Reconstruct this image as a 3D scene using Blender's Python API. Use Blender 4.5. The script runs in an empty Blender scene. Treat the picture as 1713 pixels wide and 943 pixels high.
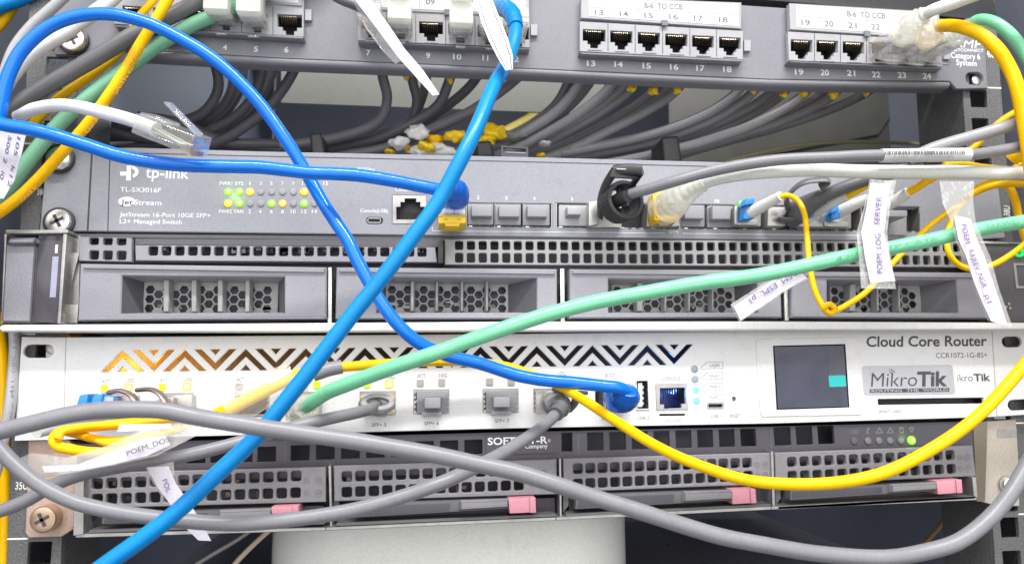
import bpy, bmesh, math, random
from mathutils import Vector, Matrix, noise
from mathutils.geometry import delaunay_2d_cdt
random.seed(7)
SC = bpy.context.scene
COL = SC.collection
# ---------------------------------------------------------------- camera geometry (mm)
F, CX, CY = 1250.0, 856.5, 471.5
YAW, PIT, ROL = -0.10018528624097586, 0.14102131523203004, 0.006158633011970043
CAM = Vector((-57.42876794531575, -357.15875459934784, -3.237670562413334))
ROT = (Matrix.Rotation(YAW, 3, 'Z') @ Matrix.Rotation(PIT, 3, 'X') @ Matrix.Rotation(ROL, 3, 'Y'))


def W(u, v, d=0.0):
    """world point (mm) at distance d in front of the rack's rail plane, seen at photo position u,v"""
    r = ROT @ Vector(((u - CX) / F, 1.0, -(v - CY) / F))
    t = (-d - CAM.y) / r.y
    return CAM + r * t


def P2(u, v, d=0.0):
    p = W(u, v, d)
    return (p.x, p.z)


def mm(px, d):
    return [P2(u, v, d) for u, v in px]


def quad(u0, v0, u1, v1, slope=0.0):
    """px quad from two corners, horizontal edges tilted by slope"""
    k = slope * (u1 - u0)
    return [(u0, v0), (u1, v0 + k), (u1, v1 + k), (u0, v1)]


def rrect(cx, cz, w, h, r, ang=0.0, n=4):
    """rounded rectangle polygon in mm"""
    out = []
    r = min(r, w / 2 - 1e-4, h / 2 - 1e-4)
    for sx, sz, a0 in ((1, 1, 0), (-1, 1, 90), (-1, -1, 180), (1, -1, 270)):
        for i in range(n + 1):
            a = math.radians(a0 + 90 * i / n)
            x = sx * (w / 2 - r) + r * math.cos(a)
            z = sz * (h / 2 - r) + r * math.sin(a)
            out.append((cx + x * math.cos(ang) - z * math.sin(ang), cz + x * math.sin(ang) + z * math.cos(ang)))
    return out


def rq(px, d, r=0.6):
    """rounded quad hole: px quad -> mm rounded rect by its centre and mean size"""
    p = [Vector(q) for q in mm(px, d)]
    c = sum(p, Vector((0, 0))) / 4
    e = ((p[1] - p[0]) + (p[2] - p[3])) / 2
    g = ((p[0] - p[3]) + (p[1] - p[2])) / 2
    return rrect(c.x, c.y, e.length, g.length, r, math.atan2(e.y, e.x))


def circ(u, v, d, r, n=20):
    x, z = P2(u, v, d)
    return [(x + r * math.cos(2 * math.pi * i / n), z + r * math.sin(2 * math.pi * i / n)) for i in range(n)]


def hexa(x, z, r, rot=0.0):
    return [(x + r * math.cos(rot + math.pi / 3 * i), z + r * math.sin(rot + math.pi / 3 * i)) for i in range(6)]


# ---------------------------------------------------------------- materials
def lin(h):
    h = h.lstrip('#')
    c = [int(h[i:i + 2], 16) / 255 for i in (0, 2, 4)]
    return tuple(x / 12.92 if x < .04045 else ((x + .055) / 1.055) ** 2.4 for x in c) + (1,)


MATS = {}


def mat(name, col, rough=.5, metal=0.0, bump=0.0, bscale=900.0, var=.06, vscale=60.0, spec=.5, coat=0.0, emit=None, es=0.0, grain=.075):
    if name in MATS:
        return MATS[name]
    m = bpy.data.materials.new(name)
    m.use_nodes = True
    nt = m.node_tree
    b = nt.nodes['Principled BSDF']
    c = lin(col) if isinstance(col, str) else tuple(col) + (1,)
    b.inputs['Roughness'].default_value = rough
    b.inputs['Metallic'].default_value = metal
    b.inputs['Specular IOR Level'].default_value = spec
    b.inputs['Coat Weight'].default_value = coat
    b.inputs['Coat Roughness'].default_value = .12
    tc = nt.nodes.new('ShaderNodeTexCoord')
    n = nt.nodes.new('ShaderNodeTexNoise')
    n.inputs['Scale'].default_value = vscale
    n.inputs['Detail'].default_value = 6
    nt.links.new(tc.outputs['Object'], n.inputs['Vector'])
    mx = nt.nodes.new('ShaderNodeMix')
    mx.data_type = 'RGBA'
    mx.inputs[6].default_value = tuple(min(1, x * (1 - 1.6 * var)) for x in c[:3]) + (1,)
    mx.inputs[7].default_value = tuple(min(1, x * (1 + 1.6 * var)) for x in c[:3]) + (1,)
    nt.links.new(n.outputs['Fac'], mx.inputs[0])
    n3 = nt.nodes.new('ShaderNodeTexNoise')
    n3.inputs['Scale'].default_value = 1500
    n3.inputs['Detail'].default_value = 2
    nt.links.new(tc.outputs['Object'], n3.inputs['Vector'])
    g3 = nt.nodes.new('ShaderNodeMapRange')
    g3.inputs['From Min'].default_value = .3
    g3.inputs['From Max'].default_value = .7
    g3.inputs['To Min'].default_value = 1 - grain
    g3.inputs['To Max'].default_value = 1 + grain
    nt.links.new(n3.outputs['Fac'], g3.inputs['Value'])
    n4 = nt.nodes.new('ShaderNodeTexNoise')          # larger smudges and dust
    n4.inputs['Scale'].default_value = 140
    n4.inputs['Detail'].default_value = 8
    n4.inputs['Roughness'].default_value = .7
    nt.links.new(tc.outputs['Object'], n4.inputs['Vector'])
    g4 = nt.nodes.new('ShaderNodeMapRange')
    g4.inputs['From Min'].default_value = .55
    g4.inputs['From Max'].default_value = .8
    g4.inputs['To Min'].default_value = 1.0
    g4.inputs['To Max'].default_value = 1 - 2.2 * grain
    nt.links.new(n4.outputs['Fac'], g4.inputs['Value'])
    mm_ = nt.nodes.new('ShaderNodeMath')
    mm_.operation = 'MULTIPLY'
    nt.links.new(g3.outputs['Result'], mm_.inputs[0])
    nt.links.new(g4.outputs['Result'], mm_.inputs[1])
    vm = nt.nodes.new('ShaderNodeVectorMath')
    vm.operation = 'SCALE'
    nt.links.new(mx.outputs[2], vm.inputs[0])
    nt.links.new(mm_.outputs[0], vm.inputs['Scale'])
    nt.links.new(vm.outputs[0], b.inputs['Base Color'])
    mr = nt.nodes.new('ShaderNodeMapRange')
    mr.inputs['To Min'].default_value = max(.03, rough - .09)
    mr.inputs['To Max'].default_value = min(1, rough + .09)
    nt.links.new(n.outputs['Fac'], mr.inputs['Value'])
    nt.links.new(mr.outputs['Result'], b.inputs['Roughness'])
    if bump:
        n2 = nt.nodes.new('ShaderNodeTexNoise')
        n2.inputs['Scale'].default_value = bscale
        n2.inputs['Detail'].default_value = 3
        nt.links.new(tc.outputs['Object'], n2.inputs['Vector'])
        bp = nt.nodes.new('ShaderNodeBump')
        bp.inputs['Strength'].default_value = bump
        bp.inputs['Distance'].default_value = .0004
        nt.links.new(n2.outputs['Fac'], bp.inputs['Height'])
        nt.links.new(bp.outputs['Normal'], b.inputs['Normal'])
    if emit:
        b.inputs['Emission Color'].default_value = lin(emit)
        b.inputs['Emission Strength'].default_value = es
    MATS[name] = m
    return m


def clear(name, col, opac=.2, rough=.1, gloss=.55, skin=.07):
    """clear moulded plastic: light goes straight through, a thin milky body and a glossy skin, strongest at grazing angles"""
    m = bpy.data.materials.new(name)
    m.use_nodes = True
    nt = m.node_tree
    nt.nodes.remove(nt.nodes['Principled BSDF'])
    t = nt.nodes.new('ShaderNodeBsdfTransparent')
    t.inputs['Color'].default_value = (.98, .985, .975, 1)
    df = nt.nodes.new('ShaderNodeBsdfTranslucent')
    df.inputs['Color'].default_value = lin(col)
    d2 = nt.nodes.new('ShaderNodeBsdfDiffuse')
    d2.inputs['Color'].default_value = lin(col)
    md = nt.nodes.new('ShaderNodeMixShader')
    md.inputs['Fac'].default_value = .62
    nt.links.new(df.outputs[0], md.inputs[1])
    nt.links.new(d2.outputs[0], md.inputs[2])
    gl = nt.nodes.new('ShaderNodeBsdfGlossy')
    gl.inputs['Roughness'].default_value = rough
    gl.inputs['Color'].default_value = (1, 1, 1, 1)
    tc = nt.nodes.new('ShaderNodeTexCoord')
    n = nt.nodes.new('ShaderNodeTexNoise')
    n.inputs['Scale'].default_value = 160
    nt.links.new(tc.outputs['Object'], n.inputs['Vector'])
    bp = nt.nodes.new('ShaderNodeBump')
    bp.inputs['Strength'].default_value = .5
    bp.inputs['Distance'].default_value = .001
    nt.links.new(n.outputs['Fac'], bp.inputs['Height'])
    nt.links.new(bp.outputs['Normal'], gl.inputs['Normal'])
    a = nt.nodes.new('ShaderNodeMixShader')
    a.inputs['Fac'].default_value = opac
    nt.links.new(t.outputs[0], a.inputs[1])
    nt.links.new(md.outputs[0], a.inputs[2])
    lw = nt.nodes.new('ShaderNodeLayerWeight')
    lw.inputs['Blend'].default_value = .3
    mr = nt.nodes.new('ShaderNodeMapRange')
    mr.inputs['To Min'].default_value = skin
    mr.inputs['To Max'].default_value = gloss
    nt.links.new(lw.outputs['Facing'], mr.inputs['Value'])
    b = nt.nodes.new('ShaderNodeMixShader')
    nt.links.new(mr.outputs['Result'], b.inputs['Fac'])
    nt.links.new(a.outputs[0], b.inputs[1])
    nt.links.new(gl.outputs[0], b.inputs[2])
    nt.links.new(b.outputs[0], nt.nodes['Material Output'].inputs['Surface'])
    MATS[name] = m
    return m


M_black = mat('black_paint', (.04, .04, .045), .42, bump=.25, bscale=700, var=.15)
M_rail = mat('wrinkled_black_paint', (.12, .12, .122), .34, bump=1.0, bscale=1300, var=.5, vscale=1100)
M_wall = mat('cabinet_inside', (.20, .213, .27), .6, var=.3, vscale=6)
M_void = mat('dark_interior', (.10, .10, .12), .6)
M_panel = mat('patch_panel_grey', (.195, .195, .222), .38, bump=.12, bscale=1200, var=.07, vscale=30)
M_jack = mat('jack_plastic', (.34, .34, .36), .42, var=.08)
M_jdark = mat('jack_inside', (.06, .056, .06), .4)
M_gold = mat('contact_metal', (.55, .45, .32), .3, 1.0)
M_switch = mat('switch_grey', (.285, .292, .328), .4, bump=.2, bscale=1500, var=.05, vscale=25)
M_switchd = mat('switch_groove', (.05, .05, .055), .5)
M_print = mat('white_print', (.8, .8, .82), .6, var=.02)
M_ink = mat('dark_print', (.07, .07, .08), .6, var=.02)
M_inkg = mat('grey_print', (.16, .16, .175), .6, var=.02)
M_inkb = mat('violet_ink', (.10, .06, .24), .6, var=.02)
M_steel = mat('bright_steel', (.72, .72, .70), .28, 1.0, bump=.15, var=.12, vscale=200)
M_zinc = mat('dull_zinc', (.44, .43, .41), .42, .8, bump=.3, var=.2, vscale=150)
M_plug = mat('dust_plug_grey', (.29, .29, .31), .45, bump=.2, var=.06)
M_serv = mat('server_plastic', (.30, .297, .335), .45, bump=.5, bscale=1400, var=.08, vscale=40)
M_servd = mat('server_plastic_dark', (.10, .098, .11), .4, bump=.3, bscale=1400, var=.1)
M_gloss = mat('glossy_panel', (.075, .07, .085), .16, var=.08)
M_mesh = mat('grille_grey', (.30, .30, .30), .42, bump=.15, var=.1)
M_lip = mat('shelf_white', (.72, .72, .71), .3, bump=.1, var=.04, coat=.2)
M_white = mat('router_white', (.76, .76, .76), .36, bump=.08, bscale=1400, var=.015, vscale=18)
M_whitepl = mat('router_plate', (.74, .74, .73), .35, var=.015)
M_lcd = mat('lcd_glass', (.075, .08, .12), .16, var=.5, vscale=30)
M_lcd2 = mat('lcd_strip', (.10, .10, .13), .15)
M_teal = mat('lcd_teal', (.02, .42, .40), .3, emit='#20b0a8', es=.35)
M_silver = mat('sticker_silver', (.50, .51, .54), .3, .35, var=.08, vscale=25)
M_hp = mat('caddy_grey', (.115, .113, .12), .38, bump=.2, var=.08)
M_hpl = mat('caddy_face', (.22, .212, .225), .36, bump=.15, var=.08)
M_hpd = mat('server_black', (.07, .065, .08), .36, bump=.2, var=.12)
M_pink = mat('release_tab', (.60, .255, .315), .38, var=.05)
M_rust = mat('stained_bracket', (.50, .36, .29), .45, .35, bump=.5, bscale=500, var=.3, vscale=55)
M_rustp = mat('stained_pale_bracket', (.48, .43, .37), .42, .4, bump=.4, bscale=500, var=.25, vscale=35)
M_copper = mat('bronzed_screw', (.55, .40, .29), .3, .9, var=.2)
M_blue = mat('blue_jacket', (.0, .165, .76), .14, bump=.1, bscale=90, var=.06, vscale=30, spec=.5)
M_blue2 = mat('light_blue_jacket', (.0, .225, .60), .32, bump=.4, bscale=90, var=.12, vscale=22, spec=.35)
M_blueb = mat('blue_boot', (.002, .12, .58), .25, var=.1)
M_green = mat('green_jacket', (.19, .60, .35), .28, bump=.2, bscale=150, var=.05, vscale=30)
M_green2 = mat('dull_green_jacket', (.19, .46, .29), .4, bump=.2, bscale=150, var=.06, vscale=30)
M_yel = mat('yellow_jacket', (.95, .52, .0), .3, bump=.15, bscale=200, var=.05, vscale=30, spec=.25)
M_yelf = mat('yellow_fibre', (.93, .54, .0), .3, bump=.1, var=.05, spec=.25)
M_grey = mat('grey_jacket', (.21, .21, .23), .36, bump=.25, bscale=160, var=.06, vscale=30)
M_greyl = mat('light_grey_jacket', (.36, .36, .37), .34, bump=.2, bscale=160, var=.06, vscale=30)
M_greyd = mat('dark_grey_jacket', (.13, .13, .138), .38, bump=.25, bscale=160, var=.08, vscale=30)
M_bgc = mat('black_bundle_jacket', (.15, .145, .165), .42, bump=.2, bscale=160, var=.08)
M_bgr = mat('grey_bundle_jacket', (.27, .265, .28), .42, bump=.2, bscale=160, var=.08)
M_whc = mat('white_jacket', (.72, .72, .70), .36, bump=.15, bscale=160, var=.03)
M_ring = mat('black_pull_ring', (.025, .025, .027), .45, bump=.3, var=.2)
M_lc = mat('blue_connector', (.03, .25, .66), .35, var=.08)
M_sfp = mat('transceiver_metal', (.47, .46, .44), .32, .75, bump=.15, var=.12, vscale=200)
M_yplast = mat('yellow_plastic', (.88, .58, .01), .35, var=.05)
M_paper = mat('label_paper', (.62, .60, .67), .6, var=.02)
M_paperw = mat('label_white', (.66, .66, .68), .55, var=.02)
M_backp = mat('rear_plate', (.215, .22, .203), .55, var=.1, vscale=10)
M_backl = mat('lid_reflection', (.80, .81, .76), .3, var=.05, vscale=12)
M_darkw = mat('side_sheet', (.05, .05, .044), .5, var=.3, vscale=9)
M_lg = mat('led_green', (.25, .8, .05), .3, emit='#7dff10', es=.9)
M_ly = mat('led_amber', (.9, .6, .02), .3, emit='#ffb400', es=.9)
M_lo = mat('led_orange', (.9, .5, .05), .3, emit='#ff9a10', es=.8)
M_hot = mat('led_centre', (1, .95, .4), .3, emit='#fff060', es=1.3)
M_loff = mat('led_off', (.33, .33, .35), .3)
M_lyl = mat('led_lime', (.7, .8, .02), .3, emit='#d8f000', es=.8)
M_lgl = mat('led_grass', (.4, .8, .02), .3, emit='#9cf000', es=.8)
M_lwh = mat('led_hot', (1, .97, .6), .3, emit='#fff6b0', es=1.0)
M_lcy = mat('led_cyan', (.15, .6, .9), .3, emit='#62d8ff', es=.8)
M_lsq = mat('led_square_off', (.40, .38, .37), .35)
M_ldim = mat('led_dim', (.17, .17, .18), .25)
M_lbl = mat('led_round_off', (.25, .33, .34), .2)
C_plug = clear('clear_plug', '#ffffff', .14, .06)
C_boot = clear('clear_boot', '#fffff6', .2, .12)
C_bright = clear('bright_plug', '#ffffff', .27, .05, .9)
C_sleeve = clear('clear_sleeve', '#ffffff', .2, .1, .3, .04)
C_milk = clear('milky_boot', '#fffff4', .46, .12, .45)


# ---------------------------------------------------------------- mesh building
class MB:
    def __init__(s):
        s.v, s.f, s.m, s.mats = [], [], [], []

    def mi(s, m):
        if m not in s.mats:
            s.mats.append(m)
        return s.mats.index(m)

    def add(s, vs, fs, m):
        o = len(s.v)
        k = s.mi(m)
        s.v += [Vector(p) for p in vs]
        for f in fs:
            s.f.append([o + i for i in f])
            s.m.append(k)
        return s

    def prism(s, poly, d0, d1, m, inset=0.0):
        """polygon (x,z mm) extruded from d0 (back) to d1 (front); front may shrink by inset mm"""
        n = len(poly)
        a = sum(poly[i][0] * poly[(i + 1) % n][1] - poly[(i + 1) % n][0] * poly[i][1] for i in range(n))
        if a < 0:
            poly = poly[::-1]
        cx = sum(p[0] for p in poly) / n
        cz = sum(p[1] for p in poly) / n

        def ins(p):
            if not inset:
                return p
            vx, vz = p[0] - cx, p[1] - cz
            return (p[0] - math.copysign(min(inset, abs(vx)), vx), p[1] - math.copysign(min(inset, abs(vz)), vz))
        vs = [(p[0], -d0, p[1]) for p in poly] + [(ins(p)[0], -d1, ins(p)[1]) for p in poly]
        fs = [list(range(n, 2 * n)), list(range(n - 1, -1, -1))]
        fs += [[i, (i + 1) % n, n + (i + 1) % n, n + i] for i in range(n)]
        return s.add(vs, fs, m)

    def pbox(s, px, d0, d1, m, dp=None, inset=0.0):
        """px quad prism"""
        return s.prism(mm(px, d1 if dp is None else dp), d0, d1, m, inset)

    def plate(s, outer, holes, d, t, m, bev=0.0):
        """plate with holes; outer/holes are mm polygons; front at d, thickness t"""
        def ccw(p):
            a = sum(p[i][0] * p[(i + 1) % len(p)][1] - p[(i + 1) % len(p)][0] * p[i][1] for i in range(len(p)))
            return p if a > 0 else p[::-1]

        def grow(p, o):
            n = len(p)
            out = []
            for i in range(n):
                a, c, e = Vector(p[i - 1]), Vector(p[i]), Vector(p[(i + 1) % n])
                d1, d2 = (c - a), (e - c)
                if d1.length < 1e-7 or d2.length < 1e-7:
                    out.append(tuple(c))
                    continue
                d1.normalize()
                d2.normalize()
                n1, n2 = Vector((d1.y, -d1.x)), Vector((d2.y, -d2.x))
                m_ = n1 + n2
                k = m_.length_squared
                m_ = m_ * (2 / k) if k > .3 else n1
                out.append(tuple(c + m_ * o))
            return out
        polys = [ccw(outer)] + [ccw(h_) for h_ in holes]
        front = [grow(p, -bev if i == 0 else bev) for i, p in enumerate(polys)] if bev else polys
        co, fa = [], []
        for p in front:
            fa.append(list(range(len(co), len(co) + len(p))))
            co += [Vector(q) for q in p]
        ov, oe, of, _a, _b, fo = delaunay_2d_cdt(co, [], fa, 1, 1e-5)
        tri = [f_ for f_, src in zip(of, fo) if list(src) == [0]]
        fv = [(q.x, -d, q.y) for q in ov]
        s.add(fv, [list(f_) for f_ in tri], m)
        s.add([(q[0], -(d - t), q[2]) for q in fv], [list(f_)[::-1] for f_ in tri], m)
        for i, p in enumerate(polys):
            n = len(p)
            rings = [[(q[0], -d, q[1]) for q in front[i]]]
            if bev:
                rings.append([(q[0], -(d - bev), q[1]) for q in p])
            rings.append([(q[0], -(d - t), q[1]) for q in (front[i] if bev else p)] if not bev else [(q[0], -(d - t + .01), q[1]) for q in p])
            vs = [q for r_ in rings for q in r_]
            fs = []
            for k in range(len(rings) - 1):
                for j in range(n):
                    f_ = [k * n + j, (k + 1) * n + j, (k + 1) * n + (j + 1) % n, k * n + (j + 1) % n]
                    fs.append(f_ if i == 0 else f_[::-1])
            s.add(vs, fs, m)
        return s

    def glyphs(s, txt, o, ex, ez, width, height, m, bold=0.0, shear=0.0, thick=0.0):
        """lettering: o = left end of baseline, ex/ez unit vectors, fitted to width x cap height (mm)"""
        cu = bpy.data.curves.new('tmp', 'FONT')
        cu.body = txt
        cu.size = 1.0
        cu.offset = bold
        cu.shear = shear
        cu.resolution_u = 3
        ob = bpy.data.objects.new('tmp', cu)
        me = ob.to_mesh()
        if len(me.vertices):
            xs = [v.co.x for v in me.vertices]
            x0, x1 = min(xs), max(xs)
            kx = width / max(1e-6, x1 - x0)
            kz = height / .70 if height else kx
            vs = [o + ex * ((v.co.x - x0) * kx) + ez * (v.co.y * kz) for v in me.vertices]
            s.add(vs, [list(p.vertices) for p in me.polygons], m)
        ob.to_mesh_clear()
        bpy.data.objects.remove(ob)
        bpy.data.curves.remove(cu)
        return s

    def text(s, txt, u0, v0, u1, v1, d, m, cap=None, bold=0.0, shear=0.0):
        """lettering on plane d; baseline from px (u0,v0) to (u1,v1); cap = cap height in px"""
        a, b = W(u0, v0, d + .06), W(u1, v1, d + .06)
        ex = (b - a)
        w = ex.length
        ex.normalize()
        ez = Vector((-ex.z, 0, ex.x))
        k = w / math.hypot(u1 - u0, v1 - v0)
        return s.glyphs(txt, a, ex, ez, w, cap * k if cap else None, m, bold, shear)

    def ctext(s, txt, u, v, d, m, cap, wpx, slope=0.0, bold=0.0):
        """lettering centred on px u,v"""
        wpx *= {'1': .42, '11': .7}.get(txt, 1)
        return s.text(txt, u - wpx / 2, v + cap / 2 - slope * wpx / 2, u + wpx / 2, v + cap / 2 + slope * wpx / 2, d, m, cap, bold)

    def obox(s, c, ax, ay, az, hx, hy, hz, m, taper=1.0):
        """oriented box; centre c, unit axes, half sizes; far +ay end scaled by taper"""
        vs = []
        for sy in (-1, 1):
            k = taper if sy > 0 else 1.0
            for sx, sz in ((-1, -1), (1, -1), (1, 1), (-1, 1)):
                vs.append(c + ax * (sx * hx * k) + ay * (sy * hy) + az * (sz * hz * k))
        return s.add(vs, [[3, 2, 1, 0], [4, 5, 6, 7], [0, 1, 5, 4], [1, 2, 6, 5], [2, 3, 7, 6], [3, 0, 4, 7]], m)

    def tube(s, pts, rad, m, n=14, cap=True, flat=None):
        """swept tube; rad = radius or list; flat=(a,b) elliptic section scale"""
        k = len(pts)
        if not hasattr(rad, '__len__'):
            rad = [rad] * k
        up = None
        vs = []
        for i, p in enumerate(pts):
            t = (pts[min(i + 1, k - 1)] - pts[max(i - 1, 0)])
            if t.length < 1e-9:
                t = Vector((1, 0, 0))
            t.normalize()
            if up is None:
                up = Vector((0, -1, 0)) if abs(t.y) < .9 else Vector((0, 0, 1))
            up = (up - t * up.dot(t)).normalized()
            sd = t.cross(up)
            fa, fb = flat if flat else (1, 1)
            for j in range(n):
                a = 2 * math.pi * j / n
                vs.append(p + (up * math.cos(a) * fa + sd * math.sin(a) * fb) * rad[i])
        fs = []
        for i in range(k - 1):
            for j in range(n):
                fs.append([i * n + j, i * n + (j + 1) % n, (i + 1) * n + (j + 1) % n, (i + 1) * n + j])
        if cap:
            fs += [list(range(n - 1, -1, -1)), list(range((k - 1) * n, k * n))]
        return s.add(vs, fs, m)

    def disc(s, u, v, r, d0, d1, m, n=24, dome=0.0, dp=None):
        """cylinder along the depth axis centred on px u,v at depth dp; optional dome"""
        x, z = P2(u, v, d1 if dp is None else dp)
        rings = [(r, d0), (r, d1 - dome * .6)] if dome else [(r, d0), (r, d1)]
        if dome:
            rings += [(r * .92, d1 - dome * .25), (r * .7, d1 - .06 * dome), (r * .35, d1)]
        vs = []
        for rr, dd in rings:
            vs += [(x + rr * math.cos(2 * math.pi * j / n), -dd, z + rr * math.sin(2 * math.pi * j / n)) for j in range(n)]
        fs = [list(range(n - 1, -1, -1))]
        for i in range(len(rings) - 1):
            fs += [[i * n + j, i * n + (j + 1) % n, (i + 1) * n + (j + 1) % n, (i + 1) * n + j] for j in range(n)]
        fs.append(list(range((len(rings) - 1) * n, len(rings) * n)))
        return s.add(vs, fs, m)

    def build(s, name, parent=None, bev=0.0, seg=2, sharp=38):
        me = bpy.data.meshes.new(name)
        if parent is not None:
            org = ORG[parent.name]
        else:
            k = max(1, len(s.v))
            lo = [min(p[i] for p in s.v) for i in range(3)]
            hi = [max(p[i] for p in s.v) for i in range(3)]
            org = Vector([(a + b) / 2 for a, b in zip(lo, hi)])
        me.from_pydata([(p - org) / 1000 for p in s.v], [], s.f)
        for m in s.mats:
            me.materials.append(m)
        me.polygons.foreach_set('material_index', s.m)
        if bev:
            bm = bmesh.new()
            bm.from_mesh(me)
            ed = [e for e in bm.edges if len(e.link_faces) == 2 and e.calc_face_angle(0) > .5]
            bmesh.ops.bevel(bm, geom=ed, offset=bev / 1000, segments=seg, profile=.6, affect='EDGES', clamp_overlap=True)
            bm.to_mesh(me)
            bm.free()
        me.polygons.foreach_set('use_smooth', [True] * len(me.polygons))
        me.set_sharp_from_angle(angle=math.radians(sharp))
        me.update()
        o = bpy.data.objects.new(name, me)
        COL.objects.link(o)
        if parent is not None:
            o.parent = parent
        else:
            o.location = org / 1000
        ORG[o.name] = org.copy()
        return o


ORG = {}


def engrave(mb, o):
    """add the printing collected in mb to the finished part o"""
    me = o.data
    bm = bmesh.new()
    bm.from_mesh(me)
    base = len(me.materials)
    for m in mb.mats:
        me.materials.append(m)
    vs = [bm.verts.new((p - ORG[o.name]) / 1000) for p in mb.v]
    for f, k in zip(mb.f, mb.m):
        try:
            fc = bm.faces.new([vs[i] for i in f])
            fc.material_index = base + k
        except ValueError:
            pass
    bm.to_mesh(me)
    bm.free()
    me.update()


def tag(o, label, cat, group=None, kind=None):
    o['label'] = label
    o['category'] = cat
    if group:
        o['group'] = group
    if kind:
        o['kind'] = kind
    return o


def thing(name, base, label, cat, group=None):
    o = bpy.data.objects.new(name, None)
    o.empty_display_size = .01
    COL.objects.link(o)
    o.location = base / 1000
    ORG[o.name] = Vector(base)
    return tag(o, label, cat, group)


def lerp2(a, b, t):
    return (a[0] + (b[0] - a[0]) * t, a[1] + (b[1] - a[1]) * t)


def holes_row(u0, v0, u1, v1, n, d, w, h, r):
    """n rounded holes with centres evenly spread (in the plane) from px0 to px1"""
    a, b = P2(u0, v0, d), P2(u1, v1, d)
    ang = math.atan2(b[1] - a[1], b[0] - a[0])
    return [rrect(*lerp2(a, b, i / max(1, n - 1)), w, h, r, ang) for i in range(n)]


def spline(pts, sub=10):
    """Catmull-Rom through px points with depth -> list of world mm points"""
    q = [W(*p[:3]) for p in pts]
    q = [q[0] * 2 - q[1]] + q + [q[-1] * 2 - q[-2]]
    out = []
    for i in range(1, len(q) - 2):
        p0, p1, p2, p3 = q[i - 1], q[i], q[i + 1], q[i + 2]
        t0 = 0.0
        t1 = t0 + max(1e-6, (p1 - p0).length) ** .5
        t2 = t1 + max(1e-6, (p2 - p1).length) ** .5
        t3 = t2 + max(1e-6, (p3 - p2).length) ** .5
        for k in range(sub):
            t = t1 + (t2 - t1) * k / sub
            a1 = p0 * ((t1 - t) / (t1 - t0)) + p1 * ((t - t0) / (t1 - t0))
            a2 = p1 * ((t2 - t) / (t2 - t1)) + p2 * ((t - t1) / (t2 - t1))
            a3 = p2 * ((t3 - t) / (t3 - t2)) + p3 * ((t - t2) / (t3 - t2))
            b1 = a1 * ((t2 - t) / (t2 - t0)) + a2 * ((t - t0) / (t2 - t0))
            b2 = a2 * ((t3 - t) / (t3 - t1)) + a3 * ((t - t1) / (t3 - t1))
            out.append(b1 * ((t2 - t) / (t2 - t1)) + b2 * ((t - t1) / (t2 - t1)))
    out.append(q[-2])
    return out


def blob(b, c, rx, ry, rz, m, amp=.25, fr=.25, seed=0.0):
    """crumpled lump: sphere pushed about by noise"""
    bm = bmesh.new()
    bmesh.ops.create_icosphere(bm, subdivisions=3, radius=1)
    vs = []
    for v in bm.verts:
        p = v.co.copy()
        q = Vector((p.x * rx, p.y * ry, p.z * rz))
        k = 1 + amp * noise.noise(q * fr + Vector((seed, seed * 1.7, 0))) + amp * .5 * noise.noise(q * fr * 2.6 + Vector((0, seed, seed)))
        vs.append(c + q * k)
    fs = [[x.index for x in f.verts] for f in bm.faces]
    bm.free()
    return b.add(vs, fs, m)


def cable(name, pts, dia, m, label, cat='cable', group=None, parent=None, n=16, sub=10):
    b = MB()
    P = spline(pts, sub)
    for end in (0, -1):                                             # carry on past the frame
        e_ = pts[end]
        if not isinstance(e_, Vector) and not (-4 < e_[0] < 1717 and -4 < e_[1] < 947):
            a_ = P[end]
            t_ = (a_ - P[1 if end == 0 else -2]).normalized()
            ox = -1 if e_[0] < 0 else (1 if e_[0] > 1713 else 0)
            oz = 1 if e_[1] < 0 else (-1 if e_[1] > 943 else 0)
            tail = [a_ + t_ * (16 * k) + Vector((ox * 1.1 * k * k, .3 * k * k, oz * 1.1 * k * k)) for k in range(1, 7)]
            P = tail[::-1] + P if end == 0 else P + tail
    s0 = random.random() * 50
    P2_ = []
    for i, p in enumerate(P):
        e_ = min(1, i / 6, (len(P) - 1 - i) / 6)
        q = p / 26 + Vector((s0, 0, s0))
        P2_.append(p + Vector((noise.noise(q), noise.noise(q + Vector((9, 3, 1))), noise.noise(q + Vector((2, 7, 4))))) * (.45 * e_ * min(1, dia / 5)))
    R_ = [dia / 2 * (1 + .022 * noise.noise(p / 9 + Vector((s0, s0, 0)))) for p in P]
    b.tube(P2_, R_, m, n)
    o = b.build(name, parent, sharp=60)
    if parent is None:
        tag(o, label, cat, group)
    return o


def axes(a, b, up):
    """frame with y along a->b"""
    y = (b - a).normalized()
    x = y.cross(up).normalized()
    z = x.cross(y).normalized()
    return x, y, z
# ================================================================= RACK
rack = thing('server_rack', Vector((0, 0, -300)), 'black server rack cabinet with square-holed mounting rails that carries all the equipment', 'server rack')
UZ = [22.225 - 44.45 + 44.45 * k for k in range(-3, 6)]          # bottom of U33..U41 (U36 centred on z=0)


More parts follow.
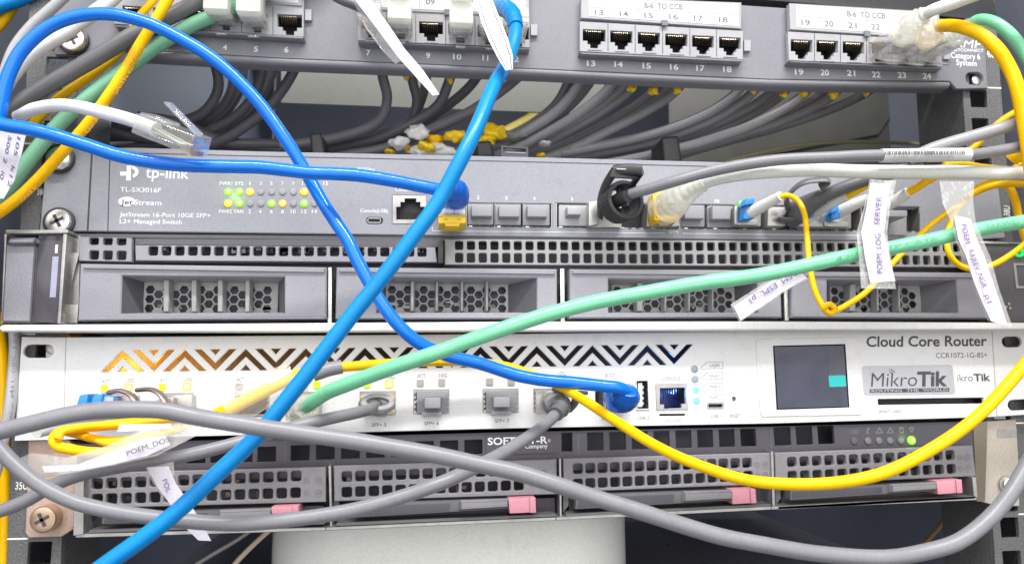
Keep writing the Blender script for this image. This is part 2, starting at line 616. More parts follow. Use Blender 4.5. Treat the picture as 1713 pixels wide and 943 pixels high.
def rail(side):
    s = -1 if side == 'l' else 1
    if side == 'l':
        top, bot = P2(95, 100), P2(66, 921)
    else:
        top, bot = P2(1638, 171), P2(1689, 873)

    def xc(z):
        return top[0] + (bot[0] - top[0]) * (z - top[1]) / (bot[1] - top[1])
    z0, z1 = -190, 290
    w_in, w_out = 9.0, 13.5
    poly = [(xc(z0) - s * w_in, z0), (xc(z0) + s * w_out, z0), (xc(z1) + s * w_out, z1), (xc(z1) - s * w_in, z1)]
    hs = []
    for ub in UZ:
        for o in (6.35, 22.225, 38.1):
            z = ub + o
            hs.append(rrect(xc(z), z, 9.6, 9.6, .5, n=2))
    b = MB()
    b.plate(poly, hs, 0, 2.2, M_rail, .25)
    # return flanges
    for off, dep in ((-w_in + .8, 38), (w_out - .8, 60)):
        p = [(xc(z0) + s * off - .9, z0), (xc(z0) + s * off + .9, z0), (xc(z1) + s * off + .9, z1), (xc(z1) + s * off - .9, z1)]
        b.prism(p, -dep, -2.3, M_rail)
    t = MB()
    for k, ub in enumerate(UZ):
        xo = xc(ub) + s * 9.2
        t.prism([(xo - 4.2, ub - .35), (xo + 4.2, ub - .35), (xo + 4.2, ub + .35), (xo - 4.2, ub + .35)], .02, .08, M_print)
    if side == 'l':
        t.text('35U', 25, 818, 46, 818, 0, M_print, 13, .01)
        t.text('38U', 62, 326, 76, 326, 0, M_print, 11, .01)
        t.text('36U', 22, 640, 38, 640, 0, M_print, 12, .01)
    else:
        t.text('40U', 1651, 96, 1664, 97, 0, M_print, 13, .01)
        a = W(1689, 362, .1)
        t.glyphs('38U', a, Vector((.12, 0, 1)).normalized(), Vector((-1, 0, .12)).normalized(), 5.5, 3.4, M_print, .01)
        t.text('35U', 1706, 781, 1722, 781, 0, M_print, 12, .01)
    for zz_ in ((15.9, -15.9) if side == 'r' else (15.9,)):
        p = rrect(xc(zz_) + s * 0 - (2 if side == 'r' else -3.5), zz_, 7, 9, .5)
        b.prism(p, -5, .8, M_zinc, .3)
        b.plate([(q[0] * .35 + (xc(zz_) + (3 if side == 'l' else -2)) * .65, q[1] * .35 + zz_ * .65) for q in rrect(xc(zz_) + (3 if side == 'l' else -2), zz_, 16, 16, 8)], [], 1.6, 1, M_steel, .2)
    engrave(t, b.build('mounting_rail', rack))


rail('l')
rail('r')
for s in (-1, 1):
    b = MB()
    b.prism([(s * 300 - 2, -480), (s * 300 + 2, -480), (s * 300 + 2, 480), (s * 300 - 2, 480)], -720, 40, M_wall)
    b.build('side_panel', rack)
b = MB()
b.prism([(-297, -480), (297, -480), (297, 480), (-297, 480)], -722, -718, M_wall)
b.build('rear_door', rack)
b = MB()
b.prism([(-297, 470), (297, 470), (297, 474), (-297, 474)], -717, 30, M_wall)
b.build('top_shade_panel', rack)  # unseen top added so the cabinet inside stays dark
b = MB()
b.prism([(-297, -474), (297, -474), (297, -470), (-297, -470)], -717, 30, M_wall)
b.build('bottom_shade_panel', rack)  # unseen floor added to keep light out from below

# rear plates seen through the open unit and the case under the last server
rp = MB()
rp.pbox([(470, 20), (1015, 30), (1010, 192), (470, 172)], -122, -120, M_backp)
tag(rp.build('rear_shelf', bev=.4), 'pale grey metal sheet deep inside the open slot behind the hanging black cables', 'metal shelf')
rp = MB()
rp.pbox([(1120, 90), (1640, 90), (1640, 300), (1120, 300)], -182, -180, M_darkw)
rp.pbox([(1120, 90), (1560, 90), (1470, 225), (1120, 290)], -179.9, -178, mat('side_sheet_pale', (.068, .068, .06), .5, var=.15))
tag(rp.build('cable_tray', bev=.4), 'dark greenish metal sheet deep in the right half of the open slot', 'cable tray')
low = thing('lower_equipment', W(800, 960, -200), 'closed black equipment case with a glossy lid under the lowest server', 'equipment')
b = MB()
b.prism([(-222, -160), (222, -160), (222, -112), (-222, -112)], -420, -4, mat('case_grey', (.22, .22, .25), .3))
b.build('case', low, .8)
b = MB()  # added pale sheet, curved to paint the soft reflection in the lid
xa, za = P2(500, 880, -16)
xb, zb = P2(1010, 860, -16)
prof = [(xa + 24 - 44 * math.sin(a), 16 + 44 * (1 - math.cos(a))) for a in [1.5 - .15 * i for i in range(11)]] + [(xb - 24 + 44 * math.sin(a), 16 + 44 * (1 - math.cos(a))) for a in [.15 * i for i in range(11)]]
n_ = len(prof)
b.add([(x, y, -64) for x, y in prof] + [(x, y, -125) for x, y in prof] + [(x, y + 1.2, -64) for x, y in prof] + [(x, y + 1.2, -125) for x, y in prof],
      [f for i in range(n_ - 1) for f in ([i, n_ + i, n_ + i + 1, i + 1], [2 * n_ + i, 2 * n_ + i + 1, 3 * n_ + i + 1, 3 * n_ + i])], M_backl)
tag(b.build('lid_reflection_sheet', bev=.5), 'pale curved sheet added for the reflection in the lid under the lowest server', 'reflection sheet')

# ================================================================= BLACK PANEL ABOVE
b = MB()
b.prism(mm([(-40, -120), (1640, -110), (1668, 24), (1640, 34), (1480, 17), (1240, -3), (-40, -75)], 1.5), -12, 1.5, M_black)
tag(b.build('rack_filler', bev=.6), 'matt black blanking panel at the top edge above the row of numbered sockets', 'filler plate')

# ================================================================= PATCH PANEL
pp = thing('patch_bay', W(870, 130, 2), 'dark grey patch panel with four rows of six numbered sockets and white label strips', 'patch panel')
BL = [  # block: px of frame TL, TR, BR, BL at d=8 (bottom of socket face), ports (u0,v0,u1,v1 of opening), first number
    dict(f=[(190, -40), (508, -12), (508, 62), (190, 40)], op=[(205, 10, 240, 40), (256, 13, 291, 43), (308, 16, 343, 47), (360, 18, 396, 50), (412, 21, 449, 54), (464, 24, 505, 58)], n0=1,
         holder=[(192, -80), (506, -56), (506, 11), (192, -11)]),
    dict(f=[(598, 2), (886, 20), (886, 80), (599, 68)], op=[(604, 27, 641, 62), (652, 31, 690, 65), (701, 36, 741, 68), (750, 39, 790, 71), (799, 42, 839, 74), (847, 45, 885, 77)], n0=7,
         holder=[(598, -46), (886, -34), (886, 29), (598, 16)]),
    dict(f=[(970, 36), (1243, 52), (1243, 100), (970, 86)], op=[(975, 49, 1013, 80), (1021, 51.5, 1058, 82.5), (1067, 54, 1104, 85), (1113, 56.5, 1150, 87.5), (1158, 59.5, 1194, 90), (1203, 62, 1239, 92)], n0=13,
         holder=[(972, -6), (1241, 4), (1241, 49), (971, 31)]),
    dict(f=[(1318, 53), (1572, 68), (1577, 112), (1320, 101)], op=[(1323, 66, 1359, 98), (1366, 67.5, 1402, 99), (1410, 69.5, 1446, 100.5), (1453, 71, 1488, 102), (1496, 73, 1530, 104), (1538, 75, 1572, 106)], n0=19,
         holder=[(1320, 5), (1572, 20), (1572, 66), (1321, 50)]),
]
face_px = [(85, -70), (1640, 36), (1645, 42), (1653, 148), (1600, 149), (1588, 136), (1290, 133), (860, 114), (480, 98), (230, 84), (150, 90), (92, 92)]
D_PP = 3
holes = []
for B in BL:
    f = B['f']
    holes.append(mm([(f[0][0] + 3, f[0][1]), (f[1][0] - 3, f[1][1]), (f[2][0] - 3, f[2][1] - 2), (f[3][0] + 3, f[3][1] - 2)], D_PP))
holes.append(rq(quad(1616, 121, 1645, 142, .02), D_PP, 3.2))
b = MB()
b.plate(mm(face_px, D_PP), holes, D_PP, 2.0, M_panel, .3)
# rolled lower edge
edge = [(236, 85), (480, 99), (860, 115), (1290, 134), (1588, 138)]
for i in range(len(edge) - 1):
    (ua, va), (ub, vb) = edge[i], edge[i + 1]
    A, Bp = W(ua, va, D_PP), W(ub, vb, D_PP)
    prof = [(0, 0), (.25, 1.0), (.05, 2.0), (-.9, 2.8), (-3, 3.0), (-8, 3.0), (-8, 2.0), (-2.5, 1.6)]
    n = len(prof)
    vs = [P + Vector((0, -o, -dz)) for P in (A, Bp) for o, dz in prof]
    fs = [[j, (j + 1) % n, n + (j + 1) % n, n + j] for j in range(n)] + [list(range(n - 1, -1, -1)), list(range(n, 2 * n))]
    b.add(vs, fs, M_panel)
ppf = b.build('panel_face', pp, sharp=50)
t = MB()
num_px = {4: (376, 79), 5: (428, 82), 6: (479, 83), 7: (616, 88), 9: (716, 93), 10: (765, 95), 11: (812, 97), 12: (861, 99), 13: (989, 106), 14: (1035, 107.5),
          15: (1082, 110), 16: (1128, 112), 17: (1172, 114), 18: (1217, 116), 19: (1337, 120.5), 20: (1380, 121.5), 21: (1424, 122.5), 22: (1466, 125), 23: (1509, 126), 24: (1551, 127.5),
          8: (666, 90), 1: (222, 71), 2: (275, 74), 3: (326, 77)}
for k, (u, v) in num_px.items():
    t.ctext(str(k), u, v, D_PP, M_print, 9.5, 7 if k < 10 else 14, .04, .02)
t.text('Category 6', 1591, 97, 1640, 100, D_PP, M_print, 9.5, .012)
t.text('System', 1600, 109, 1634, 111, D_PP, M_print, 9.5, .012)
t.text('AMP', 1594, 79, 1643, 81, D_PP, M_print, 13, 0, .2)
t.text('NETCONNECT', 1592, 86, 1646, 87.5, D_PP, M_print, 5, .008, .2)
engrave(t, ppf)
JOP = [(0, 0), (1, 0), (1, .62), (.80, .62), (.80, .80), (.68, .80), (.68, 1), (.33, 1), (.33, .80), (.21, .80), (.21, .62), (0, .62)]
for bi, B in enumerate(BL):
    D = 6.5
    f = B['f']
    ops = []
    for (u0, v0, u1, v1) in B['op']:
        sl = .045
        ops.append(mm([(u0 + x * (u1 - u0), v0 + y * (v1 - v0) + sl * x * (u1 - u0)) for x, y in JOP], D))
    b = MB()
    b.plate(mm(f, D), ops, D, 3.0, M_jack, .12)
    # grooves between modules, latch slits
    for i, (u0, v0, u1, v1) in enumerate(B['op']):
        uc = (u0 + u1) / 2
        b.pbox(quad(uc - 11, v1 + 3.2, uc + 13, v1 + 5.0, .04), D, D + .12, M_jdark)
        if i:
            x = (B['op'][i - 1][2] + u0) / 2
            b.pbox([(x - .7, v0 - 12), (x + .7, v0 - 12), (x + .9, v1 + 3), (x - .5, v1 + 3)], D, D + .1, M_switchd)
    # protruding lower ledge
    l0, l1 = f[3], f[2]
    b.pbox([(l0[0] - 1, l0[1] + 1), (l1[0] + 1, l1[1] + 1), (l1[0] - 1, l1[1] + 4), (l0[0] + 3, l0[1] + 4)], 1.5, D + 1.8, M_panel, inset=.3)
    # side lug
    r0, r1 = f[1], f[2]
    vm = (r0[1] + r1[1]) / 2
    b.pbox(quad(r1[0] + 2, vm - 9, r1[0] + 13, vm + 9, .03), 1, D - 1.5, M_jack)
    blk = b.build('jack_block', pp, .15, 1)
    # inner walls + contacts of each socket
    for i, (u0, v0, u1, v1) in enumerate(B['op']):
        b = MB()
        b.pbox(quad(u0 - 2, v0 - 2, u1 + 2, v1 + 2, .045), -9, -7.5, M_jdark, dp=D)
        for q in (quad(u0 - 1.5, v0 - 1, u0 - .1, v1 + 1), quad(u1 + .1, v0, u1 + 1.5, v1 + 2), quad(u0, v0 - 2.2, u1, v0 - .6, .045), quad(u0, v1 + .4, u1, v1 + 2, .045)):
            b.pbox(q, -7.4, 3.3, M_jdark, dp=D)
        for k in range(8):
            uu = u0 + (u1 - u0) * (.16 + .085 * k)
            vv = v0 + .045 * (uu - u0)
            A, Z = W(uu, vv + 3, 6.0), W(uu + 1, vv + (v1 - v0) * .5, 1)
            b.tube([A, Z], .3, M_gold, 5)
        b.build('jack', blk)
    # label holder
    h = B['holder']
    b = MB()
    b.pbox(h, 4, 7.2, M_jack, inset=.2)
    hd = b.build('label_holder', pp, .2, 1)
    w = h[1][0] - h[0][0]
    lx0, lx1 = h[0][0] + w * .05, h[1][0] - w * .022
    k = (h[1][1] - h[0][1]) / w
    kb = (h[2][1] - h[3][1]) / w
    b = MB()
    tp = lambda u: h[0][1] + k * (u - h[0][0]) + 3
    bt = lambda u: h[3][1] + kb * (u - h[3][0]) - 5
    b.pbox([(lx0, tp(lx0)), (lx1, tp(lx1)), (lx1, bt(lx1)), (lx0, bt(lx0))], 7.2, 7.35, M_paperw)
    mid = lambda u: tp(u) * .5 + bt(u) * .5
    b.pbox([(lx0, mid(lx0) - .4), (lx1, mid(lx1) - .4), (lx1, mid(lx1) + .4), (lx0, mid(lx0) + .4)], 7.36, 7.4, M_inkg)
    for i in range(6):
        u = lx0 + (lx1 - lx0) * (i + .5) / 6
        b.ctext('%02d' % (B['n0'] + i), u - 4, (mid(u) + bt(u)) / 2, 7.36, M_inkg, 9.5, 15, k, .02)
        if i:
            u = lx0 + (lx1 - lx0) * i / 6
            b.pbox([(u - .35, mid(u)), (u + .35, mid(u)), (u + .35, bt(u)), (u - .35, bt(u))], 7.36, 7.4, M_inkg)
    u = (lx0 + lx1) / 2
    b.ctext('B-6  TO CCB', u, (mid(u) + tp(u)) / 2, 7.36, M_inkg, 9.5, 64, k, .025)
    b.pbox(quad(u - 3, bt(u) - 2, u + 7, bt(u) + 7, k), 7.36, 8.2, M_inkg)
    b.build('label_strip', hd)


def screw(u, v, label, r=5.6, d=3, h=4.5, m=None, washer=True, cross=True):
    s = thing('rack_screw', W(u, v, d), label, 'screw', 'screws fixing equipment to the rack rails')
    m = m or M_steel
    if washer:
        b = MB()
        b.disc(u + 1.5, v + 1.5, r * 1.22, d, d + 2.2, M_black, 28, dome=.8)
        b.build('washer', s)
    b = MB()
    b.disc(u, v, r, d, d + h, m, 28, dome=2.0)
    c = W(u, v, d + h)
    if cross:
        for a in (.5, .5 + math.pi / 2):
            ax = Vector((math.cos(a), 0, math.sin(a)))
            b.obox(c + Vector((0, -.02, 0)), ax, Vector((0, 1, 0)), Vector((-ax.z, 0, ax.x)), r * .55, .25, r * .12, M_jdark)
    b.build('head', s, sharp=30)
    return s


screw(120, 65, 'shiny cross-head screw in the left end of the patch panel under the white cable')
screw(95, 263, 'upper bright screw on the left ear of the grey network switch')
screw(95, 369, 'lower bright screw on the left ear of the grey switch, just above the silver latch')
screw(70, 869, 'bronze-coloured cross-head screw in the pink stained bracket at lower left', m=M_copper, washer=False, h=5.5)
screw(1693, 812, 'small pale screw on the stained bracket at lower right', r=4.2, washer=False, h=3)
screw(1636, 133, 'screw seen inside the oval slot at the right end of the patch panel', r=3.2, d=-1, h=2, washer=False, cross=False)

# ================================================================= NETWORK SWITCH
sw = thing('network_switch', W(800, 390, 2), 'grey sixteen-port network switch with green and amber status lights on its left half', 'network switch')
DS = 3
outer = [(78, 248), (230, 247), (430, 253), (860, 262), (1240, 272), (1480, 281), (1668, 290), (1682, 398), (1600, 403), (1290, 402), (860, 396), (430, 390), (66, 386)]
hs = []
hs.append(rq([(657, 327), (713, 327.5), (713, 374), (657, 373.5)], DS, .3))
hs.append(rq(quad(613, 364, 640, 374, .01), DS, 1.2))
G = [(733, 339, 923, 377), (931, 340, 1137, 379), (1141, 342, 1337, 381), (1343, 344, 1540, 384)]
for g in G:
    hs.append(rq(quad(*g, .012), DS, .3))
b = MB()
b.plate(mm(outer, DS), hs, DS, 1.6, M_switch, .45)
ch = mm([(150, 252), (1480, 284), (1480, 398), (150, 386)], 1)
b.prism(ch, -230, -6, M_switch)
for q in ([(152, 258), (155, 258), (148, 386), (145, 386)],):
    b.pbox(q, DS, DS + .1, M_switchd)
b.pbox([(183, 258), (184.6, 258), (181, 386), (179.4, 386)], DS, DS + .1, M_switchd)
b.pbox([(230, 255.5), (430, 260.5), (430, 262), (230, 257)], DS, DS + .08, M_switchd)
b.pbox([(430, 260.5), (860, 269.5), (860, 271), (430, 262)], DS, DS + .08, M_switchd)
b.pbox([(860, 269.5), (1480, 285), (1480, 286.5), (860, 271)], DS, DS + .08, M_switchd)
swf = b.build('front_panel', sw, sharp=35)
for g in G:                                                         # cage interiors
    b = MB()
    b.pbox(quad(g[0] - 2, g[1] - 2, g[2] + 2, g[3] + 2, .012), -5.8, -5, M_jdark, dp=DS)
    n = 4
    for i in range(n + 1):
        u = g[0] + (g[2] - g[0]) * i / n
        b.pbox(quad(u - .8, g[1] + .012 * (u - g[0]), u + .8, g[3] + .012 * (u - g[0])), -4.9, DS - .3, M_zinc, dp=DS)
    for i in range(n * 4):
        u = g[0] + (g[2] - g[0]) * (i + .3) / (n * 4)
        b.pbox(quad(u, g[3] - .2 + .012 * (u - g[0]), u + 6, g[3] + 1.4 + .012 * (u - g[0])), DS, DS + .3, M_jdark if i % 4 else M_steel)
    b.build('port_cage', sw)
b = MB()                                                            # console socket
op = mm([(663, 346), (670, 346), (670, 338), (677, 338), (677, 332), (696, 332), (696, 338), (703, 338), (703, 346), (710, 346), (710, 367), (663, 367)], DS + .3)
b.plate(rq([(656.5, 326.5), (713.5, 327), (713.5, 374.5), (656.5, 374)], DS + .3, .3), [op], DS + .3, 1.0, M_sfp, .1)
b.pbox(quad(660, 330, 712, 371), -5.8, -4, M_jdark)
for k in range(8):
    b.tube([W(670 + 4.6 * k, 366, 1.5), W(670 + 4.6 * k, 356, -2)], .22, M_gold, 5)
b.build('console_socket', sw)
b = MB()
b.plate(rrect(*P2(626, 368.6, DS + .2), 6.6, 2.6, 1.2), [rrect(*P2(626, 368.6, DS + .2), 5.6, 1.6, .7)], DS + .2, 1.2, M_sfp, .05)
b.pbox(quad(618, 367.5, 634, 370), -2, 2, M_jdark)
b.pbox(quad(610, 362, 643, 376), -3, -2.4, M_jdark)
b.build('usb_socket', sw)
t = MB()
t.text('tp-link', 243, 297, 316, 299, DS, M_print, 20, .012)
t.plate(mm([(201, 287), (212, 287), (212, 277), (219, 277), (219, 302), (211, 302), (211, 294), (201, 294)], DS + .07), [], DS + .09, .06, M_print)
px = [(219, 277)] + [(219 + 13 * math.sin(a), 287.5 - 10.5 * math.cos(a)) for a in [i * math.pi / 8 for i in range(9)]] + [(222, 298), (222, 292)] + \
     [(221 + 5 * math.sin(a), 287.5 + 4.5 * math.cos(a)) for a in [i * math.pi / 6 for i in range(7)]]
t.plate(mm(px, DS + .07), [], DS + .12, .06, M_print)
t.text('TL-SX3016F', 201, 320.5, 269, 322, DS, M_print, 8.2, .008)
t.plate([(P2(212, 337, DS)[0] + 3.3 * math.cos(a) * 1.15, P2(212, 337, DS)[1] + 2.2 * math.sin(a)) for a in [i * math.pi / 12 for i in range(24)]], [], DS + .07, .05, M_print)
t.text('Jet', 202, 342, 222, 342.3, DS + .08, M_switchd, 9, .01)
t.text('Stream', 224, 342.4, 270, 343.5, DS, M_print, 9, .008)
t.text('JetStream 16-Port 10GE SFP+', 200, 362, 352, 364, DS, M_print, 7.6, .004)
t.text('L2+ Managed Switch', 200, 373.5, 304, 374.8, DS, M_print, 7.6, .004)
for s_, u in zip(['PWR1', 'SYS', '1', '3', '5', '7', '9', '11', '13', '15'], [378, 400, 418, 436, 454, 472.5, 490.5, 508.5, 527, 545]):
    t.ctext(s_, u, 306.5, DS, M_print, 6.2, {4: 21, 3: 14, 2: 8, 1: 3.6}[len(s_)], .006, .006)
for s_, u in zip(['PWR2', 'FAN', '2', '4', '6', '8', '10', '12', '14', '16'], [377, 399.5, 417.5, 435, 454, 472.5, 490.5, 508.5, 526, 544]):
    t.ctext(s_, u, 353.5, DS, M_print, 6.2, {4: 21, 3: 15, 2: 8.5, 1: 4.5}[len(s_)], .006, .006)
t.text('10Gbps', 605, 286, 627, 286.4, DS, M_print, 6, .006)
t.text('Console', 661, 319.5, 690, 320, DS, M_print, 6, .006)
t.text('Console(USB)', 602.5, 355, 649, 355.8, DS, M_print, 6.4, .006)
for s_, u, v in (('2', 800, 330), ('3', 847, 331), ('4', 894, 331.5), ('5', 957, 332.5), ('10', 1199.5, 336.5), ('11', 1246, 338)):
    t.ctext(s_, u, v, DS, M_print, 6, 3.8 * len(s_), 0, .006)
t.ctext('SFP+', 1127, 388, DS, M_print, 6, 17, .01, .006)
for q in ([(723, 380), (724, 380), (724, 386), (723, 386)], [(723, 385.6), (1112, 389.4), (1112, 390.3), (723, 386.6)], [(1142, 389.8), (1500, 394), (1500, 395), (1142, 390.8)]):
    t.pbox(q, DS + .02, DS + .07, M_print)
engrave(t, swf)
LED = {0: [M_lg, M_lg, M_ly, None, None, None, None, M_ly, M_lg], 1: [M_ly, M_lg, None, None, M_lg, M_lo, None, M_lg, None]}
for r_, row in LED.items():
    for u, m in zip([381, 400, 418, 436, 454, 472.5, 490.5, 508.5, 526], row):
        b = MB()
        b.disc(u, (320.5, 340)[r_], 1.75 if m else 1.5, DS - .5, DS + .7, m or M_loff, 16, dome=.5)
        if m:
            b.disc(u + 1, (320.5, 340)[r_] - .5, .75, DS + .6, DS + .85, M_hot, 12, dome=.15)
        b.build('indicator_light', sw)
b = MB()
b.pbox(quad(598, 280.5, 603, 285.5), DS + .02, DS + .08, M_lg)
b.build('indicator_light', sw)


def dust(u, v, w, h, gw, gh, gv, d, label, m=M_plug, gd=6, name='dust_plug', grp='dust plugs in the switch ports'):
    p = thing(name, W(u, v, d), label, 'dust plug', grp)
    b = MB()
    b.pbox(quad(u - w / 2, v - h / 2, u + w / 2, v + h / 2, .01), d - 7, d + .9, m)
    b.build('body', p, .35)
    b = MB()
    b.pbox(quad(u - gw / 2 + 2, gv - gh / 2, u + gw / 2 + 2, gv + gh / 2, .01), d + .95, d + gd, m, inset=.25)
    b.build('grip', p, .5)
    return p


dust(804, 358, 43, 35, 36, 20, 352, 3.2, 'grey dust plug in the switch port marked 2, next to the blue and yellow plug')
dust(850, 358.5, 43, 35, 36, 20, 353, 3.2, 'grey dust plug in the switch port marked 3')
dust(897, 359, 45, 35, 35, 20, 353, 3.2, 'grey dust plug in the switch port marked 4')
dust(959, 360, 48, 35, 25, 15, 352, 3.2, 'pale dust plug with a narrow grip in the switch port marked 5', mat('worn_plug_grey', (.36, .36, .37), .4, .2, var=.15), 7)
dust(1160, 361, 38, 36, 34, 24, 354, 3.2, 'grey dust plug in the switch port right of the clear yellow-edged plug')
dust(1205, 362, 43, 36, 32, 24, 355, 3.2, 'grey dust plug in the switch port marked 10')
p = dust(1497, 372, 40, 42, 40, 12, 357, 4, 'large grey dust plug with wide pull tab in the last switch port at right', M_plug, 16)

# ================================================================= 1U SERVER WITH HONEYCOMB BAYS
sv = thing('rack_server', W(800, 540, 4), 'dark grey server with four honeycomb-grilled drive bays and a silver latch at its left end', 'server')
b = MB()
b.prism(mm([(118, 392), (1650, 402), (1660, 537), (112, 540)], 0), -300, -9, M_servd)
b.prism(mm([(118, 392), (1650, 404), (1650, 412), (118, 398)], 0), -9.5, 2, M_servd)
b.build('chassis', sv)
b = MB()                                                            # vent strips: left, centre, right
D = 6
o = mm([(133, 396), (220, 398), (220, 437.5), (132, 436)], D)
h = []
for row in (403.5, 426.5):
    h += holes_row(157, row, 203, row + .7, 3, D, 4.2, 4.3 if row > 410 else 3.4, .8)
b.plate(o, h, D, 2.5, M_serv, .2)
b.build('vent_grille', sv)
b = MB()
o = mm([(226, 410), (728, 413.5), (731, 438.5), (227, 435.5)], D)
b.plate(o, holes_row(256, 419.5, 706, 421.5, 22, D, 4.3, 4.4, .9), D, 2.5, M_serv, .2)
b.pbox([(226, 399), (735, 402), (735, 413), (226, 409)], -4, 3.5, M_servd)
b.build('vent_grille', sv)
b = MB()
b.pbox([(733, 402), (742, 402), (741, 440), (733, 440)], -3, 9, M_black)
b.build('latch_clip', sv, .4)
b = MB()
o = mm([(744, 400), (1250, 402.5), (1640, 404), (1640, 447), (1250, 444.5), (744, 442.5)], D)
h = holes_row(768, 410.5, 1601, 414.3, 46, D, 3.9, 4.3, .9) + holes_row(768, 431, 1603, 435.4, 46, D, 3.9, 4.7, .9)
b.plate(o, h, D, 2.5, M_mesh, .2)
b.build('vent_grille', sv)
b = MB()                                                            # clutter behind the vents
for i in range(40):
    u = random.uniform(255, 720)
    b.pbox(quad(u, 414, u + random.uniform(4, 12), 414 + random.uniform(4, 12)), -4, -3, random.choice([M_zinc, M_servd, M_mesh, M_hpd]))
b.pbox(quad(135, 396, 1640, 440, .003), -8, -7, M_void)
b.build('vent_backing', sv)
BAY = [dict(o=[(134, 441), (546, 447), (546, 533), (130, 536)], w=[(204, 461), (476, 463), (476, 523), (202, 524)], hx=[(245, 271), (285, 318), (331, 362), (375, 408), (420, 463)]),
       dict(o=[(563, 447), (932, 450), (932, 533), (561, 533)], w=[(632, 463), (898, 465), (898, 523), (630, 523)], hx=[(649, 685), (695, 727), (735, 769), (777, 811), (819, 847)]),
       dict(o=[(953, 450), (1306, 452), (1308, 531), (953, 532)], w=[(1018, 466), (1268, 468), (1268, 523), (1018, 523)], hx=[(1026, 1064), (1078, 1110), (1117, 1150), (1157, 1190), (1196, 1225)]),
       dict(o=[(1326, 454), (1664, 456), (1668, 533), (1324, 531)], w=[(1384, 468), (1600, 468), (1604, 523), (1384, 523)], hx=[(1390, 1420), (1434, 1466), (1472, 1502), (1508, 1535)])]
for k, B in enumerate(BAY):
    D = 10
    pass
    b = MB()
    b.plate(mm(B['o'], D), [mm(B['w'], D)], D, 7, M_serv, .5)
    o = B['o']
    # raised upper ledge with its shadow line
    b.pbox([(o[0][0] + 4, o[0][1] + 1), (o[1][0] - 3, o[1][1] + 1), (o[1][0] - 3, o[1][1] + 9), (o[0][0] + 4, o[0][1] + 8)], D, D + 1.2, M_serv, inset=.3)
    b.pbox([(o[3][0] + 4, o[3][1] - 5), (o[2][0] - 3, o[2][1] - 4), (o[2][0] - 3, o[2][1] - 1), (o[3][0] + 4, o[3][1] - 1)], D, D + .8, M_serv, inset=.3)
    bay = b.build('drive_bay', sv, sharp=40)
    # funnel walls of the recess
    w = B['w']
    hx = B['hx']
    A = [W(u, v, D - .5) for u, v in w]
    E_ = [W(u, v, -1.5) for u, v in ((hx[0][0] - 3, w[0][1] + 11), (hx[-1][1] + 3, w[1][1] + 11), (hx[-1][1] + 3, w[2][1] - 1), (hx[0][0] - 3, w[3][1] - 1))]
    b = MB()
    for i in range(4):
        j = (i + 1) % 4
        b.add([A[i], A[j], E_[j], E_[i]], [[0, 1, 2, 3]], M_servd if i in (1, 3) else M_serv)
    b.build('recess', bay)
    # honeycomb
    Dg = -1
    b = MB()
    gx = mm([(hx[0][0] - 3, w[0][1] + 9), (hx[-1][1] + 3, w[1][1] + 9), (hx[-1][1] + 3, w[2][1]), (hx[0][0] - 3, w[3][1])], Dg)
    x0, x1 = gx[0][0], gx[1][0]
    z1, z0 = max(gx[0][1], gx[1][1]), min(gx[2][1], gx[3][1])
    hs = []
    R_ = 2.15
    px_, pz = R_ * 1.5 + .55, R_ * 1.732 + .62
    i = 0
    x = x0 + R_ + .6
    while x < x1 - R_ * .9:
        z = z0 + R_ + (pz / 2 if i % 2 else 0) + .2
        while z < z1 - R_ * .9:
            hs.append(hexa(x, z, R_))
            z += pz
        x += px_
        i += 1
    b.plate([(x0, z0 - .3), (x1, z0 - .3), (x1, z1 + .5), (x0, z1 + .5)], hs, Dg, .9, M_mesh)
    b.build('honeycomb', bay)
    b = MB()
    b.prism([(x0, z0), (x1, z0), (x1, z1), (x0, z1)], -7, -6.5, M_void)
    for i in range(14):
        xx = random.uniform(x0, x1 - 5)
        zz = random.uniform(z0, z0 + 5)
        b.prism([(xx, zz), (xx + random.uniform(2, 6), zz), (xx + 4, zz + 1.5), (xx, zz + 1.5)], -6.4, -5.5, random.choice([M_zinc, M_servd, M_mesh]))
    b.build('bay_backing', bay)
    for (a0, a1), (b0, b1) in zip(hx[:-1], hx[1:]):
        b = MB()
        va, vb = w[0][1] + 5, w[3][1] - 1
        b.pbox([(a1 + .5, va), (b0 - .5, va), (b0 - 1, vb), (a1, vb)], -.8, 4.5, M_mesh, inset=.5)
        b.build('rib', bay, .25, 1)
for q in ([(549, 447), (555, 447), (555, 541), (548, 541)], [(937, 449), (944, 449), (945, 540), (938, 540)], [(1310, 452), (1317, 452), (1320, 536), (1313, 536)]):
    b = MB()
    b.pbox(q, -2, 8, M_steel)
    b.build('bay_divider', sv, .3)
# left latch assembly
lt = thing_l = None
b = MB()
D = 9
b.pbox([(9, 384), (114, 384), (114, 390), (9, 391)], -2, D + 5, M_zinc)
b.pbox([(105, 391), (112, 391), (101, 541), (95, 541)], -2, D + 5, M_zinc)
b.pbox([(7, 391), (11, 391), (5, 541), (1, 541)], -2, D + 3, M_zinc)
fr = b.build('latch_frame', sv, .6)
b = MB()
b.pbox([(11, 391), (104, 391), (95, 541), (4, 541)], -2, 2, M_servd)
b.pbox([(9, 408), (60, 409), (52, 539), (2, 539)], 2, D + 4, M_serv)
b.pbox([(14, 396), (62, 395), (59, 409), (9, 410)], 2, D + 6.5, M_serv, inset=.4)
b.build('release_lever', sv, .8)
b = MB()
b.pbox([(64, 390), (105, 391), (95, 540), (54, 539)], 2, D + 3, M_gloss)
ip = b.build('information_panel', sv, .5)
b = MB()
b.pbox([(88, 429), (98, 429), (93, 497), (83, 497)], D + 3, D + 3.15, mat('label_lilac', (.42, .42, .58), .5))
b.ctext('i', 94, 415, D + 3, M_print, 15, 5, 0, .04)
b.build('information_marks', ip)
b = MB()
